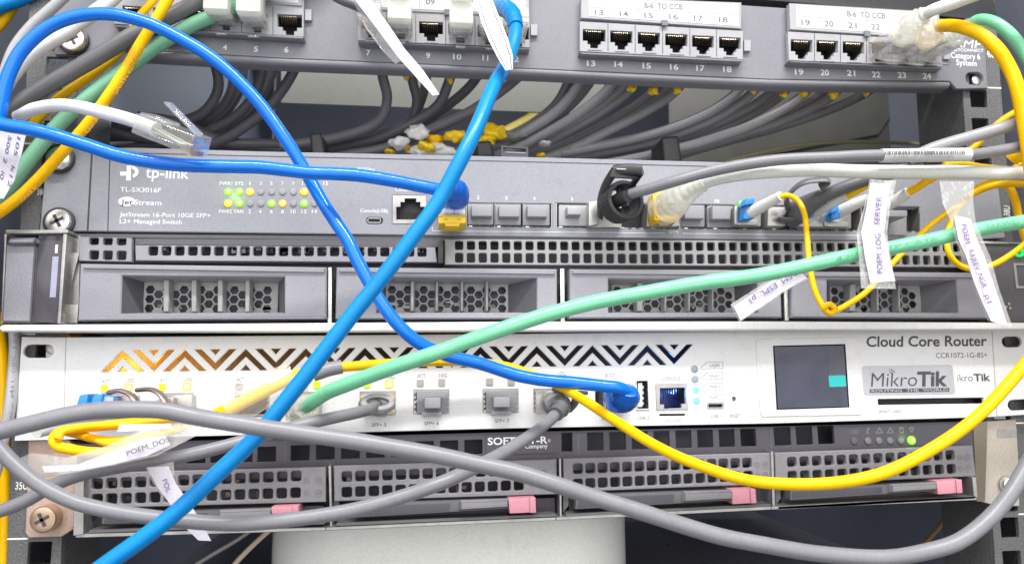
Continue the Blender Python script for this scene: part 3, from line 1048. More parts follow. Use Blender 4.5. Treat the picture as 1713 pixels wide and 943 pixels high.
b.pbox([(113, 392), (134, 394), (131, 541), (101, 541)], -6, 4, M_zinc)
b.pbox([(114, 420), (132, 424), (118, 480), (112, 470)], 4, 6.5, M_zinc)
b.pbox([(108, 508), (131, 510), (129, 540), (112, 540)], 4, 7, M_zinc)
b.pbox([(105, 525), (108, 525), (107, 538), (104, 538)], 14, 14.2, M_jdark)
b.build('latch_bracket', sv, .5)
# right end block with connectors
b = MB()
b.pbox([(1640, 404), (1730, 408), (1735, 542), (1666, 540)], -8, 7, M_servd)
b.pbox([(1640, 402), (1730, 405), (1730, 409), (1640, 408)], 7, 8, M_steel)
rb = b.build('control_panel', sv, .4)
b = MB()
b.plate(rq([(1697, 440), (1722, 440), (1724, 482), (1699, 482)], 7.6, .4), [rq([(1701, 444), (1717, 444), (1719, 478), (1703, 478)], 7.6, .4)], 7.6, .6, M_sfp, .1)
b.build('connector', rb)
b = MB()
for q in ((1688, 508), (1683, 513), (1690, 515)):
    b.disc(q[0], q[1], .7, 7, 7.6, M_copper, 10)
b.plate(circ(1706, 421, 8.2, 2.6), [circ(1706, 421, 8.2, 1.5)], 8.2, 1.2, mat('led_ring', (.02, .7, .25), .3, emit='#10e050', es=.9))
b.build('power_light', rb)

# shelf lip
sh = MB()
up = [(2, 543), (430, 540.5), (860, 537.5), (1283, 537), (1486, 538), (1800, 540)]
lo = [(1800, 551), (1283, 552), (860, 553.5), (430, 555), (2, 554.5), (-3, 549)]
A = mm(up, 17) + mm(lo, 17)
sh.prism(A, 9.2, 17, M_lip)
sh.prism([(p[0], p[1]) for p in mm([(100, 545), (860, 541), (1600, 542), (1600, 550), (860, 550), (100, 552)], 0)], -260, 9, M_lip)
sf = sh.build('equipment_shelf', bev=1.1, seg=3)
tag(sf, 'long white metal shelf edge running between the dark server and the white router', 'shelf')
# ================================================================= WHITE ROUTER
rt = thing('router', W(860, 715, 4), 'white router with zigzag cut-out slots, a small dark screen and a silver sticker', 'router')
DR = 6
outer = [(36, 563), (110, 564), (860, 558), (1283, 553.5), (1660, 552), (1760, 553), (1768, 690), (1660, 697), (1290, 708), (860, 716), (430, 727), (100, 735), (24, 737)]
hs = [rq([(39, 576), (90, 576), (89, 598), (38, 598)], DR, 3.2), rq([(1676, 563), (1709, 562), (1710, 580), (1677, 581)], DR, 2.9), rq([(1686, 669), (1722, 667), (1723, 685), (1687, 687)], DR, 2.9)]
a0, a9 = Vector(P2(205, 585.5, DR)), Vector(P2(1083, 576.5, DR))
U_ = (a9 - a0) / 9
H_ = Vector(P2(205, 622, DR)) - a0
H9 = Vector(P2(1083, 610.5, DR)) - a9


def zz(k, s_, t_):
    """zigzag pattern coordinates -> mm"""
    f = (k + s_) / 9
    return tuple(a0 + U_ * (k + s_) + (H_ * (1 - f) + H9 * f) * t_)


for k in range(10):
    hs.append([zz(k, *q) for q in ((0, 0), (.355, 1), (.235, 1), (0, .36), (-.235, 1), (-.355, 1))])
    hs.append([zz(k, *q) for q in ((0, .73), (.085, 1), (-.085, 1))])
    hs.append([zz(k, *q) for q in ((.155, 0), (.275, 0), (.5, .64), (.725, 0), (.845, 0), (.5, .99))])
    hs.append([zz(k, *q) for q in ((.415, 0), (.585, 0), (.5, .27))])
CG = [(168, 659, 225, 700), (266, 658, 323, 699), (392, 657, 450, 697), (478, 656, 538, 696), (602, 655, 661, 694), (692, 652, 751, 692), (808, 651, 867, 690), (893, 650, 950, 689)]
SL = -.012
for g in CG:
    hs.append(rq(quad(*g, SL), DR, .2))
hs.append(rq(quad(1064, 635, 1086, 685, SL), DR, .3))
hs.append(rq(quad(1098, 642, 1150, 684, SL), DR, .3))
hs.append(rq(quad(996, 647, 1050, 688, SL), DR, .3))
hs.append(rq(quad(1103, 692, 1147, 695.6, SL), DR, .3))
hs.append(rq(quad(1183, 673, 1211, 683, SL), DR, .6))
hs.append(circ(1228, 667, DR, 1.15, 14))
hs.append(rq(quad(1469, 667, 1646, 677, -.014), DR, .3))
sc_px = [(1296, 581), (1411, 578), (1418, 678.5), (1302, 682)]
hs.append(mm(sc_px, DR))
b = MB()
b.plate(mm(outer, DR), hs, DR, 1.5, M_white, .25)
b.prism(mm([(112, 566), (1655, 555), (1655, 694), (112, 732)], 1), -240, -24, M_white)
for q in ([(109.5, 565), (110.8, 565), (106.8, 733), (105.5, 733)], [(1659, 553), (1660.2, 553), (1668.6, 696), (1667.4, 696)]):
    b.pbox(q, DR, DR + .1, M_lsq)
rtf = b.build('front_panel', rt, sharp=35)
b = MB()
b.pbox([(112, 566), (1655, 555), (1655, 694), (112, 732)], -23.5, -23, mat('tray_grey', (.16, .155, .16), .5), dp=DR)
b.pbox([(112, 566), (1655, 555), (1655, 557), (112, 568)], -22.9, 4.3, M_hpd, dp=DR)
b.pbox([(112, 630), (1280, 618), (1280, 620), (112, 632)], -22.9, 4.3, mat('circuit_board', (.03, .03, .035), .4), dp=DR)
b.build('interior', rt)
t = MB()
for i, g in enumerate(CG):
    b = MB()
    b.plate(rq(quad(g[0] + .3, g[1] + .3, g[2] - .3, g[3] - .3, SL), DR + .3, .2), [rq(quad(g[0] + 4, g[1] + 4, g[2] - 4, g[3] - 4, SL), DR + .3, .2)], DR + .3, 6, M_sfp, .1)
    b.pbox(quad(g[0], g[1], g[2], g[3], SL), -8, -7, M_jdark, dp=DR)
    for s_ in range(4):
        v = g[1] + 6 + 8 * s_
        for u in (g[0] + 1.2, g[2] - 3.6):
            b.pbox(quad(u, v, u + 2.4, v + 4, SL), DR + .31, DR + .4, M_jdark if i != 4 else M_lo)  # slits of one cage painted glowing orange for the light behind
    b.build('port_cage', rt)
LL = [(175, 649, M_lyl), (215, 647.5, M_lwh), (272, 647, M_lyl), (313, 646, M_lwh), (400, 646, None), (441, 645, None), (530, 643, M_lgl), (564, 642.5, None), (614, 642, M_lgl), (651, 642, M_lwh),
      (703, 640, None), (739, 639, None), (819, 638, None), (855, 638, None), (903, 637, None), (938, 636, None)]
for i, (u, v, m) in enumerate(LL):
    b = MB()
    hwid = 6.0
    if m is M_lwh:
        b.prism(rq(quad(u - 7, v - 7, u + 7, v + 7), DR, .5), DR - 1, DR + .45, M_ly, .1)
        b.prism(rq(quad(u - 4.4, v - 4.4, u + 4.4, v + 4.4), DR + .5, .4), DR + .46, DR + .7, m)
    else:
        b.prism(rq(quad(u - hwid, v - hwid, u + hwid, v + hwid), DR, .4), DR - 1, DR + .6, m or M_lsq, .12)
    b.build('indicator_light', rt, .1, 1)
    if i not in (6, 7, 12, 13, 14):
        t.ctext('ACT' if i % 2 == 0 else '10G', u + 2, v - 11.5, DR, M_inkg, 6.6, 13, SL)
for n_, (u, v) in {5: (634, 710), 6: (722, 707.5), 7: (840, 703.5), 8: (921, 701), 4: (510, 713), 2: (296, 718)}.items():
    t.ctext('SFP+ %d' % n_, u, v, DR, M_ink, 5.6, 24, SL, .004)
t.ctext('BOOT', 1021.5, 627.5, DR, M_inkg, 6, 17, SL)
t.ctext('CONSOLE', 1123, 633, DR, M_inkg, 6, 30, SL)
t.ctext('USB 2', 1077, 699, DR, M_inkg, 5.4, 18, SL)
t.ctext('ETH/BOOT', 1022, 700, DR, M_inkg, 5.4, 30, SL)
t.ctext('microSD', 1127, 703, DR, M_inkg, 5.2, 25, SL)
t.ctext('USB 1', 1198, 696, DR, M_inkg, 5.2, 17, SL)
t.ctext('RESET', 1230, 695, DR, M_inkg, 5.2, 17, SL)
t.ctext('SMART CARD', 1489, 688, DR, M_inkg, 4.6, 38, SL)
lines = []
for s_, v, lv in (('USER', 611, 617), ('FAULT', 628.5, 634), ('PWR 2', 646.5, 652), ('PWR 1', 664.5, 669.5)):
    t.ctext(s_, 1196, v, DR, M_inkg, 4.8, 17, SL)
    for q in (quad(1183, v - 6, 1209.5, v - 5.4, SL), quad(1184, v + 5, 1209.5, v + 5.6, SL), quad(1209, v - 6, 1209.6, v + 5, 0),
              [(1183, v - 6), (1183.6, v - 5.4), (1171, lv - .6), (1170.5, lv - 1.2)], [(1184, v + 5), (1184, v + 5.6), (1171, lv + 1), (1171, lv + .4)]):
        t.pbox(q, DR + .02, DR + .06, M_inkg)
t.text('Cloud Core Router', 1450, 579.5, 1652, 578, DR, M_ink, 16, .022, .1)
t.text('CCR1072-1G-8S+', 1566, 598.5, 1652, 597.5, DR, M_ink, 8, 0)
t.text('ikro', 1602, 637.5, 1628, 637, DR, M_inkg, 11)
t.text('Tik', 1629.5, 637, 1657, 636.5, DR, M_ink, 11, .03)
engrave(t, rtf)
for u, v, m in ((1162, 617, M_lbl), (1162.5, 634, M_loff), (1164, 652, M_lcy), (1165, 669.5, M_lcy)):
    b = MB()
    b.disc(u, v, 1.5, DR - 1, DR + .5, m, 18, dome=.4)
    b.plate(circ(u, v, DR + .25, 1.85), [circ(u, v, DR + .25, 1.5)], DR + .25, .25, M_lsq)
    b.build('indicator_light', rt)
b = MB()                                                            # usb socket
b.plate(rq(quad(1063.5, 634.5, 1086.5, 685.5, SL), DR + .5, .3), [rq(quad(1066, 637, 1084, 683, SL), DR + .5, .3)], DR + .5, 6, M_steel, .1)
b.pbox(quad(1064, 634, 1087, 685, SL), -7, -6, M_jdark, dp=DR)
b.pbox(quad(1068, 640, 1075, 680, SL), -6, DR - .5, M_whitepl, dp=DR)
for v in (645, 654, 663, 672):
    b.pbox(quad(1075.4, v, 1078, v + 5), -4, DR - 1, M_gold, dp=DR)
b.build('usb_socket', rt)
b = MB()                                                            # console socket
D = DR + .6
b.plate(rq(quad(1097.5, 641.5, 1151, 685, SL), D, .3), [mm([(1104, 649), (1146, 648), (1147, 675), (1140, 675), (1140, 682), (1132, 682), (1132, 682.4), (1119, 682.4), (1119, 683), (1111, 683), (1111, 676), (1104, 676)], D)], D, 2, M_sfp, .1)
b.pbox(quad(1097, 641, 1151, 686, SL), -8, -7, mat('socket_blue_cast', (.02, .03, .10), .35), dp=DR)  # back wall coloured with the blue light cast into the socket
for k in range(8):
    b.tube([W(1110 + 4.2 * k, 650, 4), W(1110 + 4.2 * k, 666, -1)], .22, M_gold, 5)
b.build('console_socket', rt)
b = MB()
b.plate(rq(quad(1182.5, 672.5, 1211.5, 683.5, SL), DR + .3, .7), [rq(quad(1185.5, 675.5, 1208.5, 680.8, SL), DR + .3, .5)], DR + .3, 3, M_sfp, .08)
b.pbox(quad(1188, 677, 1206, 679.4, SL), -3, 3, M_jdark, dp=DR)
b.pbox(quad(1181, 672, 1212, 684, SL), -5, -4, M_jdark, dp=DR)
b.build('usb_socket', rt)
b = MB()
b.disc(1228, 667, 1.0, 1, 4, M_lsq, 14, dp=DR)
b.build('reset_button', rt)
b = MB()                                                            # screen
D = DR + .5
o = mm([(1268, 567), (1432, 563.5), (1437, 567), (1443, 690), (1439, 693.5), (1276, 697), (1272, 693), (1264, 571)], D)
b.plate(o, [mm(sc_px, D)], D, 1.0, M_white, .25)
bz = b.build('screen_bezel', rt)
b = MB()
b.pbox([(1293, 578), (1414, 575), (1421, 681), (1299, 685)], DR - 2, DR + .5, M_lcd)
b.pbox([(1384, 580), (1411, 579), (1415, 627), (1387, 628)], DR + .5, DR + .56, M_lcd2)
b.prism(rq([(1386, 628), (1414.5, 627), (1415.5, 646), (1387.5, 647)], DR + .6, .6), DR + .57, DR + .65, M_teal)
b.build('screen', rt)
b = MB()
b.pbox(quad(1466, 664, 1650, 680, -.014), -3, -2, M_jdark, dp=DR)
b.build('card_slot', rt)
st = thing('silver_sticker', W(1519, 636, DR), 'silver rounded sticker with dark lettering stuck on the right end of the white router', 'sticker')
b = MB()
b.prism(rq([(1442, 612), (1595, 609.5), (1597, 659), (1445, 661.5)], DR + .12, 1.6), DR + .02, DR + .15, M_silver)
foil = b.build('foil', st)
b = MB()
DS_ = DR + .15
b.text('Mikro', 1457, 646.5, 1535, 645.3, DS_, M_ink, 22, -.005, .15)
b.text('Tik', 1536, 645.3, 1585, 644.5, DS_, M_ink, 22, .035, .1)
for q in range(2):
    pts = [W(1491 + (5 + 4 * q) * math.cos(a) - 2, 625 - (5 + 4 * q) * math.sin(a) + 2, DS_ + .06) for a in [.5 + .25 * i for i in range(6)]]
    b.tube(pts, .22, M_ink, 6, flat=(.3, 1))
b.pbox([(1455, 650.5), (1588, 648.2), (1588, 654.7), (1455, 657)], DS_ + .02, DS_ + .07, M_ink)
b.text('ROUTING  THE  WORLD', 1458, 655.8, 1586, 653.4, DS_ + .07, M_silver, 4.2, .01)
engrave(b, foil)
for u, g, lb in ((721, CG[5], 'dark grey dust plug in the white router port marked SFP+ 6'), (839, CG[6], 'dark grey dust plug in the white router port marked SFP+ 7')):
    p = thing('dust_plug', W(u, 672, DR), lb, 'dust plug', 'dust plugs in the router ports')
    b = MB()
    b.pbox(quad(g[0] + 5, g[1] + 2, g[2] - 2, g[3] - 1, SL), -3, DR + 1.2, M_plug)
    b.pbox(quad(g[0] + 14, g[3] - 3, g[2] - 12, g[3] + 4, SL), DR, DR + 4, M_plug)
    b.build('body', p, .35)
    b = MB()
    b.pbox(quad(g[0] + 17, g[1] + 12, g[2] - 13, g[3] - 8, SL), DR + 1.3, DR + 9, M_plug, inset=.3)
    b.build('grip', p, .6)
# orange glow of the status lamps inside the router's left end
for u, v, e in ((188, 612, .04), (222, 596, .008), (285, 618, .010), (335, 618, .010), (463, 618, .0022), (520, 618, .0022)):
    ld = bpy.data.lights.new('router_status_lamp', 'POINT')
    ld.energy = e * (1.0 if u < 200 else .55)
    ld.color = (1, .42, .05)
    ld.shadow_soft_size = .002
    lo_ = bpy.data.objects.new('router_status_lamp', ld)
    lo_.location = W(u, v, DR - 17) / 1000
    COL.objects.link(lo_)
for u, v, d_, e, c_ in ((1116, 600, DR - 6, .0018, (.05, .2, 1)), (1168, 660, DR + 5, .0016, (.2, .45, 1)), (1125, 660, 2, .003, (.1, .25, 1)), (1530, 733, 9, .0005, (.3, 1, .05)), (640, 668, 3, .004, (1, .45, .05)), (700, 672, 3, .003, (1, .45, .05)), (390, 325, 6, .0006, (.4, 1, .1))):  # LED spill, plus blue lamps added in slot and socket for lens flare tint
    ld = bpy.data.lights.new('glow_lamp', 'POINT')
    ld.energy = e
    ld.color = c_
    ld.shadow_soft_size = .0015
    lo_ = bpy.data.objects.new('glow_lamp', ld)
    lo_.location = W(u, v, d_) / 1000
    COL.objects.link(lo_)

# ================================================================= LOWEST SERVER
hp = thing('drive_server', W(860, 870, 4), 'black lower server with four grey perforated drive caddies carrying pink release tabs', 'server')
D = 4
b = MB()
outer = [(128, 742), (480, 732), (860, 722), (1290, 713), (1630, 704), (1632, 760), (1290, 776), (860, 790), (480, 800), (128, 806)]
hs = []
for (u0, v0, u1, v1, n, w, h_) in ((150, 769, 216, 767, 2, 7.2, 6.0), (328, 762, 446, 759.5, 4, 8, 6.6), (502, 757, 792, 747.5, 8, 8.2, 6.6),
                                  (948.5, 739, 949, 739, 1, 5.0, 8.6), (996, 738, 1252, 731.5, 8, 7.6, 8.2), (1309, 729.5, 1382, 727, 3, 8.2, 8.6)):
    hs += holes_row(u0, v0, u1, v1, n, D, w, h_, .3)
b.plate(mm(outer, D), hs, D, 2, M_hpd, .2)
b.pbox([(476, 737), (478, 737), (478, 772), (476, 772)], D, D + .1, M_void)
b.pbox([(966, 727), (969, 727), (969, 760), (966, 760)], D, D + .1, M_void)
b.pbox([(1289, 716), (1291, 716), (1291, 750), (1289, 750)], D, D + .1, M_void)
b.pbox([(812, 727), (932, 724), (934, 757), (813, 760)], D - 1, D + .6, M_hpd, inset=.15)
hpf = b.build('front_panel', hp)
b = MB()
b.pbox([(130, 745), (1630, 706), (1630, 842), (130, 898)], -300, -9, M_hpd, dp=0)
b.pbox([(130, 745), (1630, 706), (1630, 842), (130, 898)], -8.9, -8.5, mat('dark_bay', (.05, .05, .065), .5, var=.3, vscale=60), dp=0)
b.pbox([(126, 892), (545, 881), (930, 864), (1290, 846)][:2] + [(545, 887), (126, 899)], -8, 12, M_zinc)
b.pbox([(545, 881), (930, 864), (930, 870), (545, 887)], -8, 12, M_zinc)
b.pbox([(930, 864), (1290, 846), (1290, 852), (930, 870)], -8, 12, M_zinc)
b.pbox([(1290, 846), (1634, 829), (1634, 836), (1290, 852)], -8, 12, M_zinc)
b.pbox([(124, 785), (141, 786), (140, 893), (122, 896)], -8, 13, M_zinc)
b.pbox([(1626, 797), (1633, 797), (1636, 832), (1629, 832)], -8, 12, M_zinc)
for q in ([(549, 778), (554, 778), (556, 884), (552, 884)], [(935, 766), (939, 766), (940, 866), (936, 866)], [(1289, 754), (1294, 754), (1297, 849), (1292, 849)]):
    b.pbox(q, -8, 10, M_zinc)
hpc = b.build('chassis', hp, .25, 1)
t = MB()
t.text('SOFTLAY-R', 816, 743.5, 916, 741, D + .6, M_print, 11.5, .02)
t.text('®', 916.5, 739, 921, 738.8, D + .6, M_print, 5, .0)
t.text('an IBM Company', 848, 750.5, 916, 748.5, D + .6, M_print, 7, .003)
t.text('UID', 1423, 725.5, 1437, 725, D, M_inkg, 6.5, .01)
for q in ([(1452, 714), (1455, 716), (1452, 721), (1454, 725), (1449, 725), (1450, 719)], [(1471, 713), (1478, 724), (1464, 725)], [(1489.5, 713), (1496, 724), (1483, 724.5)],
          [(1504, 714), (1511, 713.5), (1512, 724), (1505, 724.5)], [(1521, 715), (1525, 713), (1529, 715), (1527, 722), (1523, 722)]):
    n = len(q)
    cx, cy = sum(p[0] for p in q) / n, sum(p[1] for p in q) / n
    inner = [(cx + (p[0] - cx) * .5, cy + (p[1] - cy) * .5) for p in q]
    t.plate(mm(q, D + .07), [mm(inner, D + .07)] if n != 6 else [], D + .08, .05, M_inkg)
engrave(t, hpf)
for u, m in ((1430, M_void), (1453, M_ldim), (1471.5, M_ldim), (1490, M_ldim), (1508, M_ldim), (1526, M_lg)):
    b = MB()
    b.disc(u, 737 - (u - 1430) * .008, 1.7 if m is not M_lg else 2.1, D - 1, D + .8, m, 18, dome=.6)
    if m is M_lg:
        b.disc(u + 1, 736, .95, D + .7, D + 1.0, M_hot, 12, dome=.2)
    b.build('indicator_light', hp)
CAD = [dict(o=[(146, 791), (545, 781), (545, 839), (145, 850)], n=(15, 162, 809, 495, 796, 162, 835, 494, 824), d=9, led=((513, 803), (533, 802), (513, 824), (533, 823)), hd=[(172, 860), (455, 850), (455, 866), (170, 876)], tab=[(453, 847), (499, 845), (500, 858), (454, 860)]),
       dict(o=[(558, 779), (931, 768), (932, 826), (559, 838)], n=(14, 580, 797, 870, 786.5, 580, 823, 868, 811.5), d=9, led=((890, 790), (910, 789), (890, 809), (910, 808)), hd=[(592, 843), (852, 834), (852, 850), (590, 865)], tab=[(850, 833), (896, 831), (897, 857), (852, 859)]),
       dict(o=[(942, 767), (1289, 757), (1291, 809), (943, 823)], n=(15, 967, 783.5, 1250, 774, 967, 809, 1252, 796), d=9, led=((1267, 777), (1281, 776), (1267, 795), (1281, 794)), hd=[(965, 828), (1228, 819), (1228, 836), (962, 851)], tab=[(1223, 818), (1264, 816.5), (1266, 841), (1225, 843.5)]),
       dict(o=[(1296, 757), (1627, 745), (1633, 796), (1298, 811)], n=(14, 1325, 772.5, 1590, 761, 1326, 796, 1592, 784), d=9, led=((1606, 765), (1619, 764), (1607, 783), (1620, 782)), hd=[(1322, 818), (1570, 806), (1570, 820), (1322, 836)], tab=[(1566, 804), (1609, 801), (1611, 824), (1569, 827)])]
for ci, C in enumerate(CAD):
    D = C['d']
    n, u0, v0, u1, v1, u2, v2, u3, v3 = C['n']
    w = 4.55
    cd = None
    hs = holes_row(u0, v0, u1, v1, n, D, w, 4.6, 1.1) + holes_row(u2, v2, u3, v3, n, D, w, 4.6, 1.1)
    b = MB()
    b.plate(mm(C['o'], D), hs, D, 2.6, M_hpl, .3)
    o = C['o']
    b.pbox([(o[0][0] + 1, o[0][1] + 2), (o[3][0] + 8, o[0][1] + 2), (o[3][0] + 8, o[3][1] + 22), (o[3][0] - 1, o[3][1] + 34)], -6, D - 3, M_hp)
    b.pbox([(o[3][0] + 10, o[3][1] + 6), (o[2][0] - 4, o[2][1] + 6), (o[2][0] - 3, o[2][1] + 38), (o[3][0] + 8, o[3][1] + 40)], -2, 2, M_hpd)
    b.pbox([(o[3][0] + 4, o[3][1] + 36), (o[2][0] - 2, o[2][1] + 33), (o[2][0] - 2, o[2][1] + 37), (o[3][0] + 4, o[3][1] + 41)], -6, D + 3, M_hp)
    cd = b.build('drive_caddy', hp, sharp=40)
    b = MB()
    hd = C['hd']
    b.pbox(hd, 2, D + 3.5, M_hp)
    i0 = [(hd[0][0] + 4, hd[0][1] + 2.5), (hd[0][0] + (hd[1][0] - hd[0][0]) * .62, hd[0][1] * .38 + hd[1][1] * .62 + 2.5), (hd[3][0] + (hd[2][0] - hd[3][0]) * .62, hd[3][1] * .38 + hd[2][1] * .62 - 3), (hd[3][0] + 4, hd[3][1] - 3.5)]
    b.pbox(i0, D + 3.5, D + 3.9, M_gloss)
    i0 = [lerp2(hd[0], hd[1], .68), hd[1], hd[2], lerp2(hd[3], hd[2], .68)]
    b.pbox(i0, D + 3.5, D + 6, M_hpl, inset=.8)
    b.build('caddy_handle', cd, .35)
    b = MB()
    b.pbox(C['tab'], 3, D + 5.5, M_pink, inset=.15)
    tq = C['tab']
    b.pbox([lerp2(tq[0], tq[1], .78), tq[1], tq[2], lerp2(tq[3], tq[2], .78)], D + 5.5, D + 6.3, M_pink)
    b.build('release_tab', cd, .4)
    b = MB()
    for k, (u, v) in enumerate(C['led']):
        if k % 2:
            b.plate(circ(u, v, D + .2, 1.9), [circ(u, v, D + .2, 1.35)], D + .2, .3, M_hpl, .05)
            b.disc(u, v, 1.3, D, D + .15, M_ldim, 16)
        else:
            b.plate(circ(u, v, D + .1, 1.3, 8), [circ(u, v, D + .1, .95, 8)], D + .12, .15, M_inkg)
            b.pbox(quad(u - 2.5, v - .5, u + 2.5, v + .5), D + .02, D + .1, M_inkg)
    b.build('status_lights', cd)
# things glinting behind the caddies
b = MB()
for i in range(46):
    C = random.choice(CAD)
    u = random.uniform(C['n'][1], C['n'][3])
    v = lerp2((0, C['n'][2]), (0, C['n'][4]), (u - C['n'][1]) / (C['n'][3] - C['n'][1]))[1] + random.choice((0, 27))
    b.pbox(quad(u - 4, v - 5, u + random.uniform(1, 6), v + random.uniform(-2, 7)), -4, -2, random.choice([M_zinc, M_hp, M_hpd, M_rust, M_hpl]))
engrave(b, hpc)
# stained brackets
b = MB()
b.plate(mm([(47, 735), (112, 733), (131, 745), (126, 882), (103, 897), (48, 899), (42, 890), (46, 800)], 2.2), [circ(70, 869, 2.2, 2.6)], 2.2, 2, M_rust, .3)
b.pbox([(112, 738), (131, 745), (126, 880), (112, 880)], -10, 6, M_rust, inset=.3)
b.build('mounting_bracket', hp)
b = MB()
b.plate(mm([(1648, 704), (1700, 701), (1704, 762), (1706, 846), (1668, 846), (1640, 838), (1632, 800), (1630, 706)], 2.2), [], 2.2, 2, M_rustp, .3)
b.pbox([(1668, 717), (1701, 716), (1701, 731), (1668, 732)], 2.2, 2.35, M_zinc)
b.pbox([(1628, 706), (1652, 705), (1648, 838), (1634, 838)], -10, 4.5, mat('bronze_stained', (.20, .17, .13), .45, .4, bump=.3, var=.3))
b.build('mounting_bracket', hp)
# ================================================================= CABLES AND CONNECTORS
def off(u, v, d0, d1, dx=0, dz=0):
    """point straight in front of the px point on plane d0, moved out to d1 (mm shifts dx, dz)"""
    p = W(u, v, d0)
    return Vector((p.x + dx, -d1, p.z + dz))


_sp = spline


def spline(pts, sub=10):
    def q(p):
        return p
    keep = globals()['W']
    lst = []
    for p in pts:
        lst.append(p)
    g = globals()
    g['W'] = lambda *a: a[0] if isinstance(a[0], Vector) else keep(*a)
    try:
        return _sp([(p,) if isinstance(p, Vector) else p for p in lst], sub)
    finally:
        g['W'] = keep


def rj45(base, fwd, up, parent, m=None, L=21.5, tab=True, name='plug', contacts=True):
    """modular plug: base = middle of rear face, fwd points to its tip"""
    y = fwd.normalized()
    x = y.cross(up).normalized()
    z = x.cross(y)
    m = m or C_plug
    b = MB()
    b.obox(base + y * (L * .5), x, y, z, 5.8, L * .5, 3.9, m)
    b.obox(base + y * (L * .25) + z * 4.4, x, y, z, 4.6, L * .22, .5, m)
    if tab:
        A = base + y * (L - 2) + z * 4.2
        B_ = base + y * (L * .30) + z * 11.5
        ax, ay, az = axes(A, B_, z)
        b.obox((A + B_) / 2, ax, ay, az, 2.4, (B_ - A).length / 2, .55, m)
    p = b.build(name, parent, .35, 1)
    if contacts:
        b = MB()
        for k in range(8):
            c = base + y * (L - 3.2) + x * (-3.55 + 1.02 * k) - z * 3.3
            b.obox(c, x, y, z, .3, 2.6, .9, M_gold)
        for k in range(8):
            c0 = base + y * 2 + x * (-1.6 + .45 * k) + z * (.8 if k % 2 else -.8)
            c1 = base + y * (L - 6) + x * (-3.55 + 1.02 * k) - z * 1.5
            b.tube([c0, (c0 + c1) / 2, c1], .45, [M_whc, M_yel, M_whc, M_blue, M_whc, M_green, M_whc, M_rust][k], 6)
        b.build('contacts', parent)
    return p


def boot(pts, rads, m, parent, name='boot', flat=None, n=18, ribs=0):
    b = MB()
    P = spline(pts, 8)
    k = len(P)
    R_ = []
    for i in range(k):
        t = i / (k - 1) * (len(rads) - 1)
        j = min(int(t), len(rads) - 2)
        r = rads[j] + (rads[j + 1] - rads[j]) * (t - j)
        if ribs and (i % 3 == 1):
            r *= ribs
        R_.append(r)
    b.tube(P, R_, m, n, flat=flat)
    return b.build(name, parent, sharp=50)


def ctree(name, pt, label, cat='cable', group=None):
    return thing(name, pt if isinstance(pt, Vector) else W(*pt), label, cat, group)


# --- thick light blue cable sweeping over everything
r = ctree('network_cable', (690, 395, 135), 'thick light blue cable sweeping from top middle to lower left in front of everything', 'cable')
cable('jacket', [(828, 16, 26), (842, 13, 44), (858, 26, 56), (863, 52, 62), (853, 92, 68), (825, 150, 86), (780, 250, 99), (738, 330, 99), (690, 395, 99), (630, 475, 99), (560, 565, 99), (490, 655, 99), (430, 728, 99), (365, 790, 99), (300, 850, 99), (240, 898, 99), (170, 950, 99), (90, 1010, 99)], 5.6, M_blue2, '', parent=r, n=22)
boot([(829, 14, 30), (842, 13, 44), (857, 25, 56), (863, 45, 61)], [3.6, 3.9, 3.7, 3.1], mat('boot_mid_blue', (.002, .19, .52), .3, var=.1, spec=.3), r, ribs=1.05)
rj45(off(858, 58, 6.5, 27), Vector((0, 1, 0)), Vector((0, 0, -1)), r, C_boot)
b = MB()
n = 9
L_ = [(790, -20, 74), (797, 8, 78), (806, 38, 82), (818, 68, 86), (832, 96, 89), (846, 118, 90)]
Rr = [(812, -20, 72), (826, 6, 76), (838, 36, 80), (850, 66, 84), (858, 94, 86), (858, 116, 88)]
vs = [W(*p) for p in L_] + [W(*p) for p in Rr]
vs += [p + Vector((0, .25, 0)) for p in vs]
k = len(L_)
fs = []
for i in range(k - 1):
    fs += [[i, i + k, i + k + 1, i + 1], [2 * k + i, 2 * k + i + 1, 3 * k + i + 1, 3 * k + i], [i, i + 1, 2 * k + i + 1, 2 * k + i], [k + i, 3 * k + i, 3 * k + i + 1, k + i + 1]]
b.add(vs, fs, M_paperw)
for a in (.18, .5, .82):
    for i in range(k - 1):
        A, B_, = vs[i].lerp(vs[k + i], a), vs[i + 1].lerp(vs[k + i + 1], a)
        for q in range(6):
            t0, t1 = q / 6, (q + .6) / 6
            b.tube([A.lerp(B_, t0) + Vector((0, -.12, 0)), A.lerp(B_, t1) + Vector((0, -.12, 0))], .2 if a != .5 else .13, M_ink, 5)
tag(b.build('cable_label', sharp=60), 'white printed strip label folded around the top bend of the thick light blue cable', 'label')

# --- arched blue cable (top left to router)
r = ctree('network_cable', (180, 24, 34), 'bright blue cable arching from the upper left down to its plug in the white router', 'cable')
cable('jacket', [(-12, 235, 36), (2, 175, 36), (14, 128, 36), (38, 82, 36), (78, 46, 36), (125, 28, 36), (180, 24, 36), (240, 36, 36), (300, 63, 36), (355, 98, 36), (428, 165, 34), (482, 240, 32), (508, 282, 31), (541, 340, 32), (581, 400, 36), (600, 440, 38), (634, 500, 41), (665, 542, 42), (700, 573, 40), (750, 594, 36), (800, 607, 33), (860, 626, 31), (910, 635, 31), (955, 639, 31), (1005, 644, 31), (1036, 648, 30), (1050, 655, 27)], 5.6, M_blue, '', parent=r, n=20)
boot([(1052, 652, 29), (1047, 661, 25), (1040, 668, 18), (1030, 670, 10)], [4.0, 6.2, 6.8, 6.2], M_blueb, r, flat=(.85, 1.05), ribs=1.05)
rj45(off(1024, 668, 6, 19), Vector((0, 1, 0)), Vector((0, 0, -1)), r, C_plug)
b = MB()
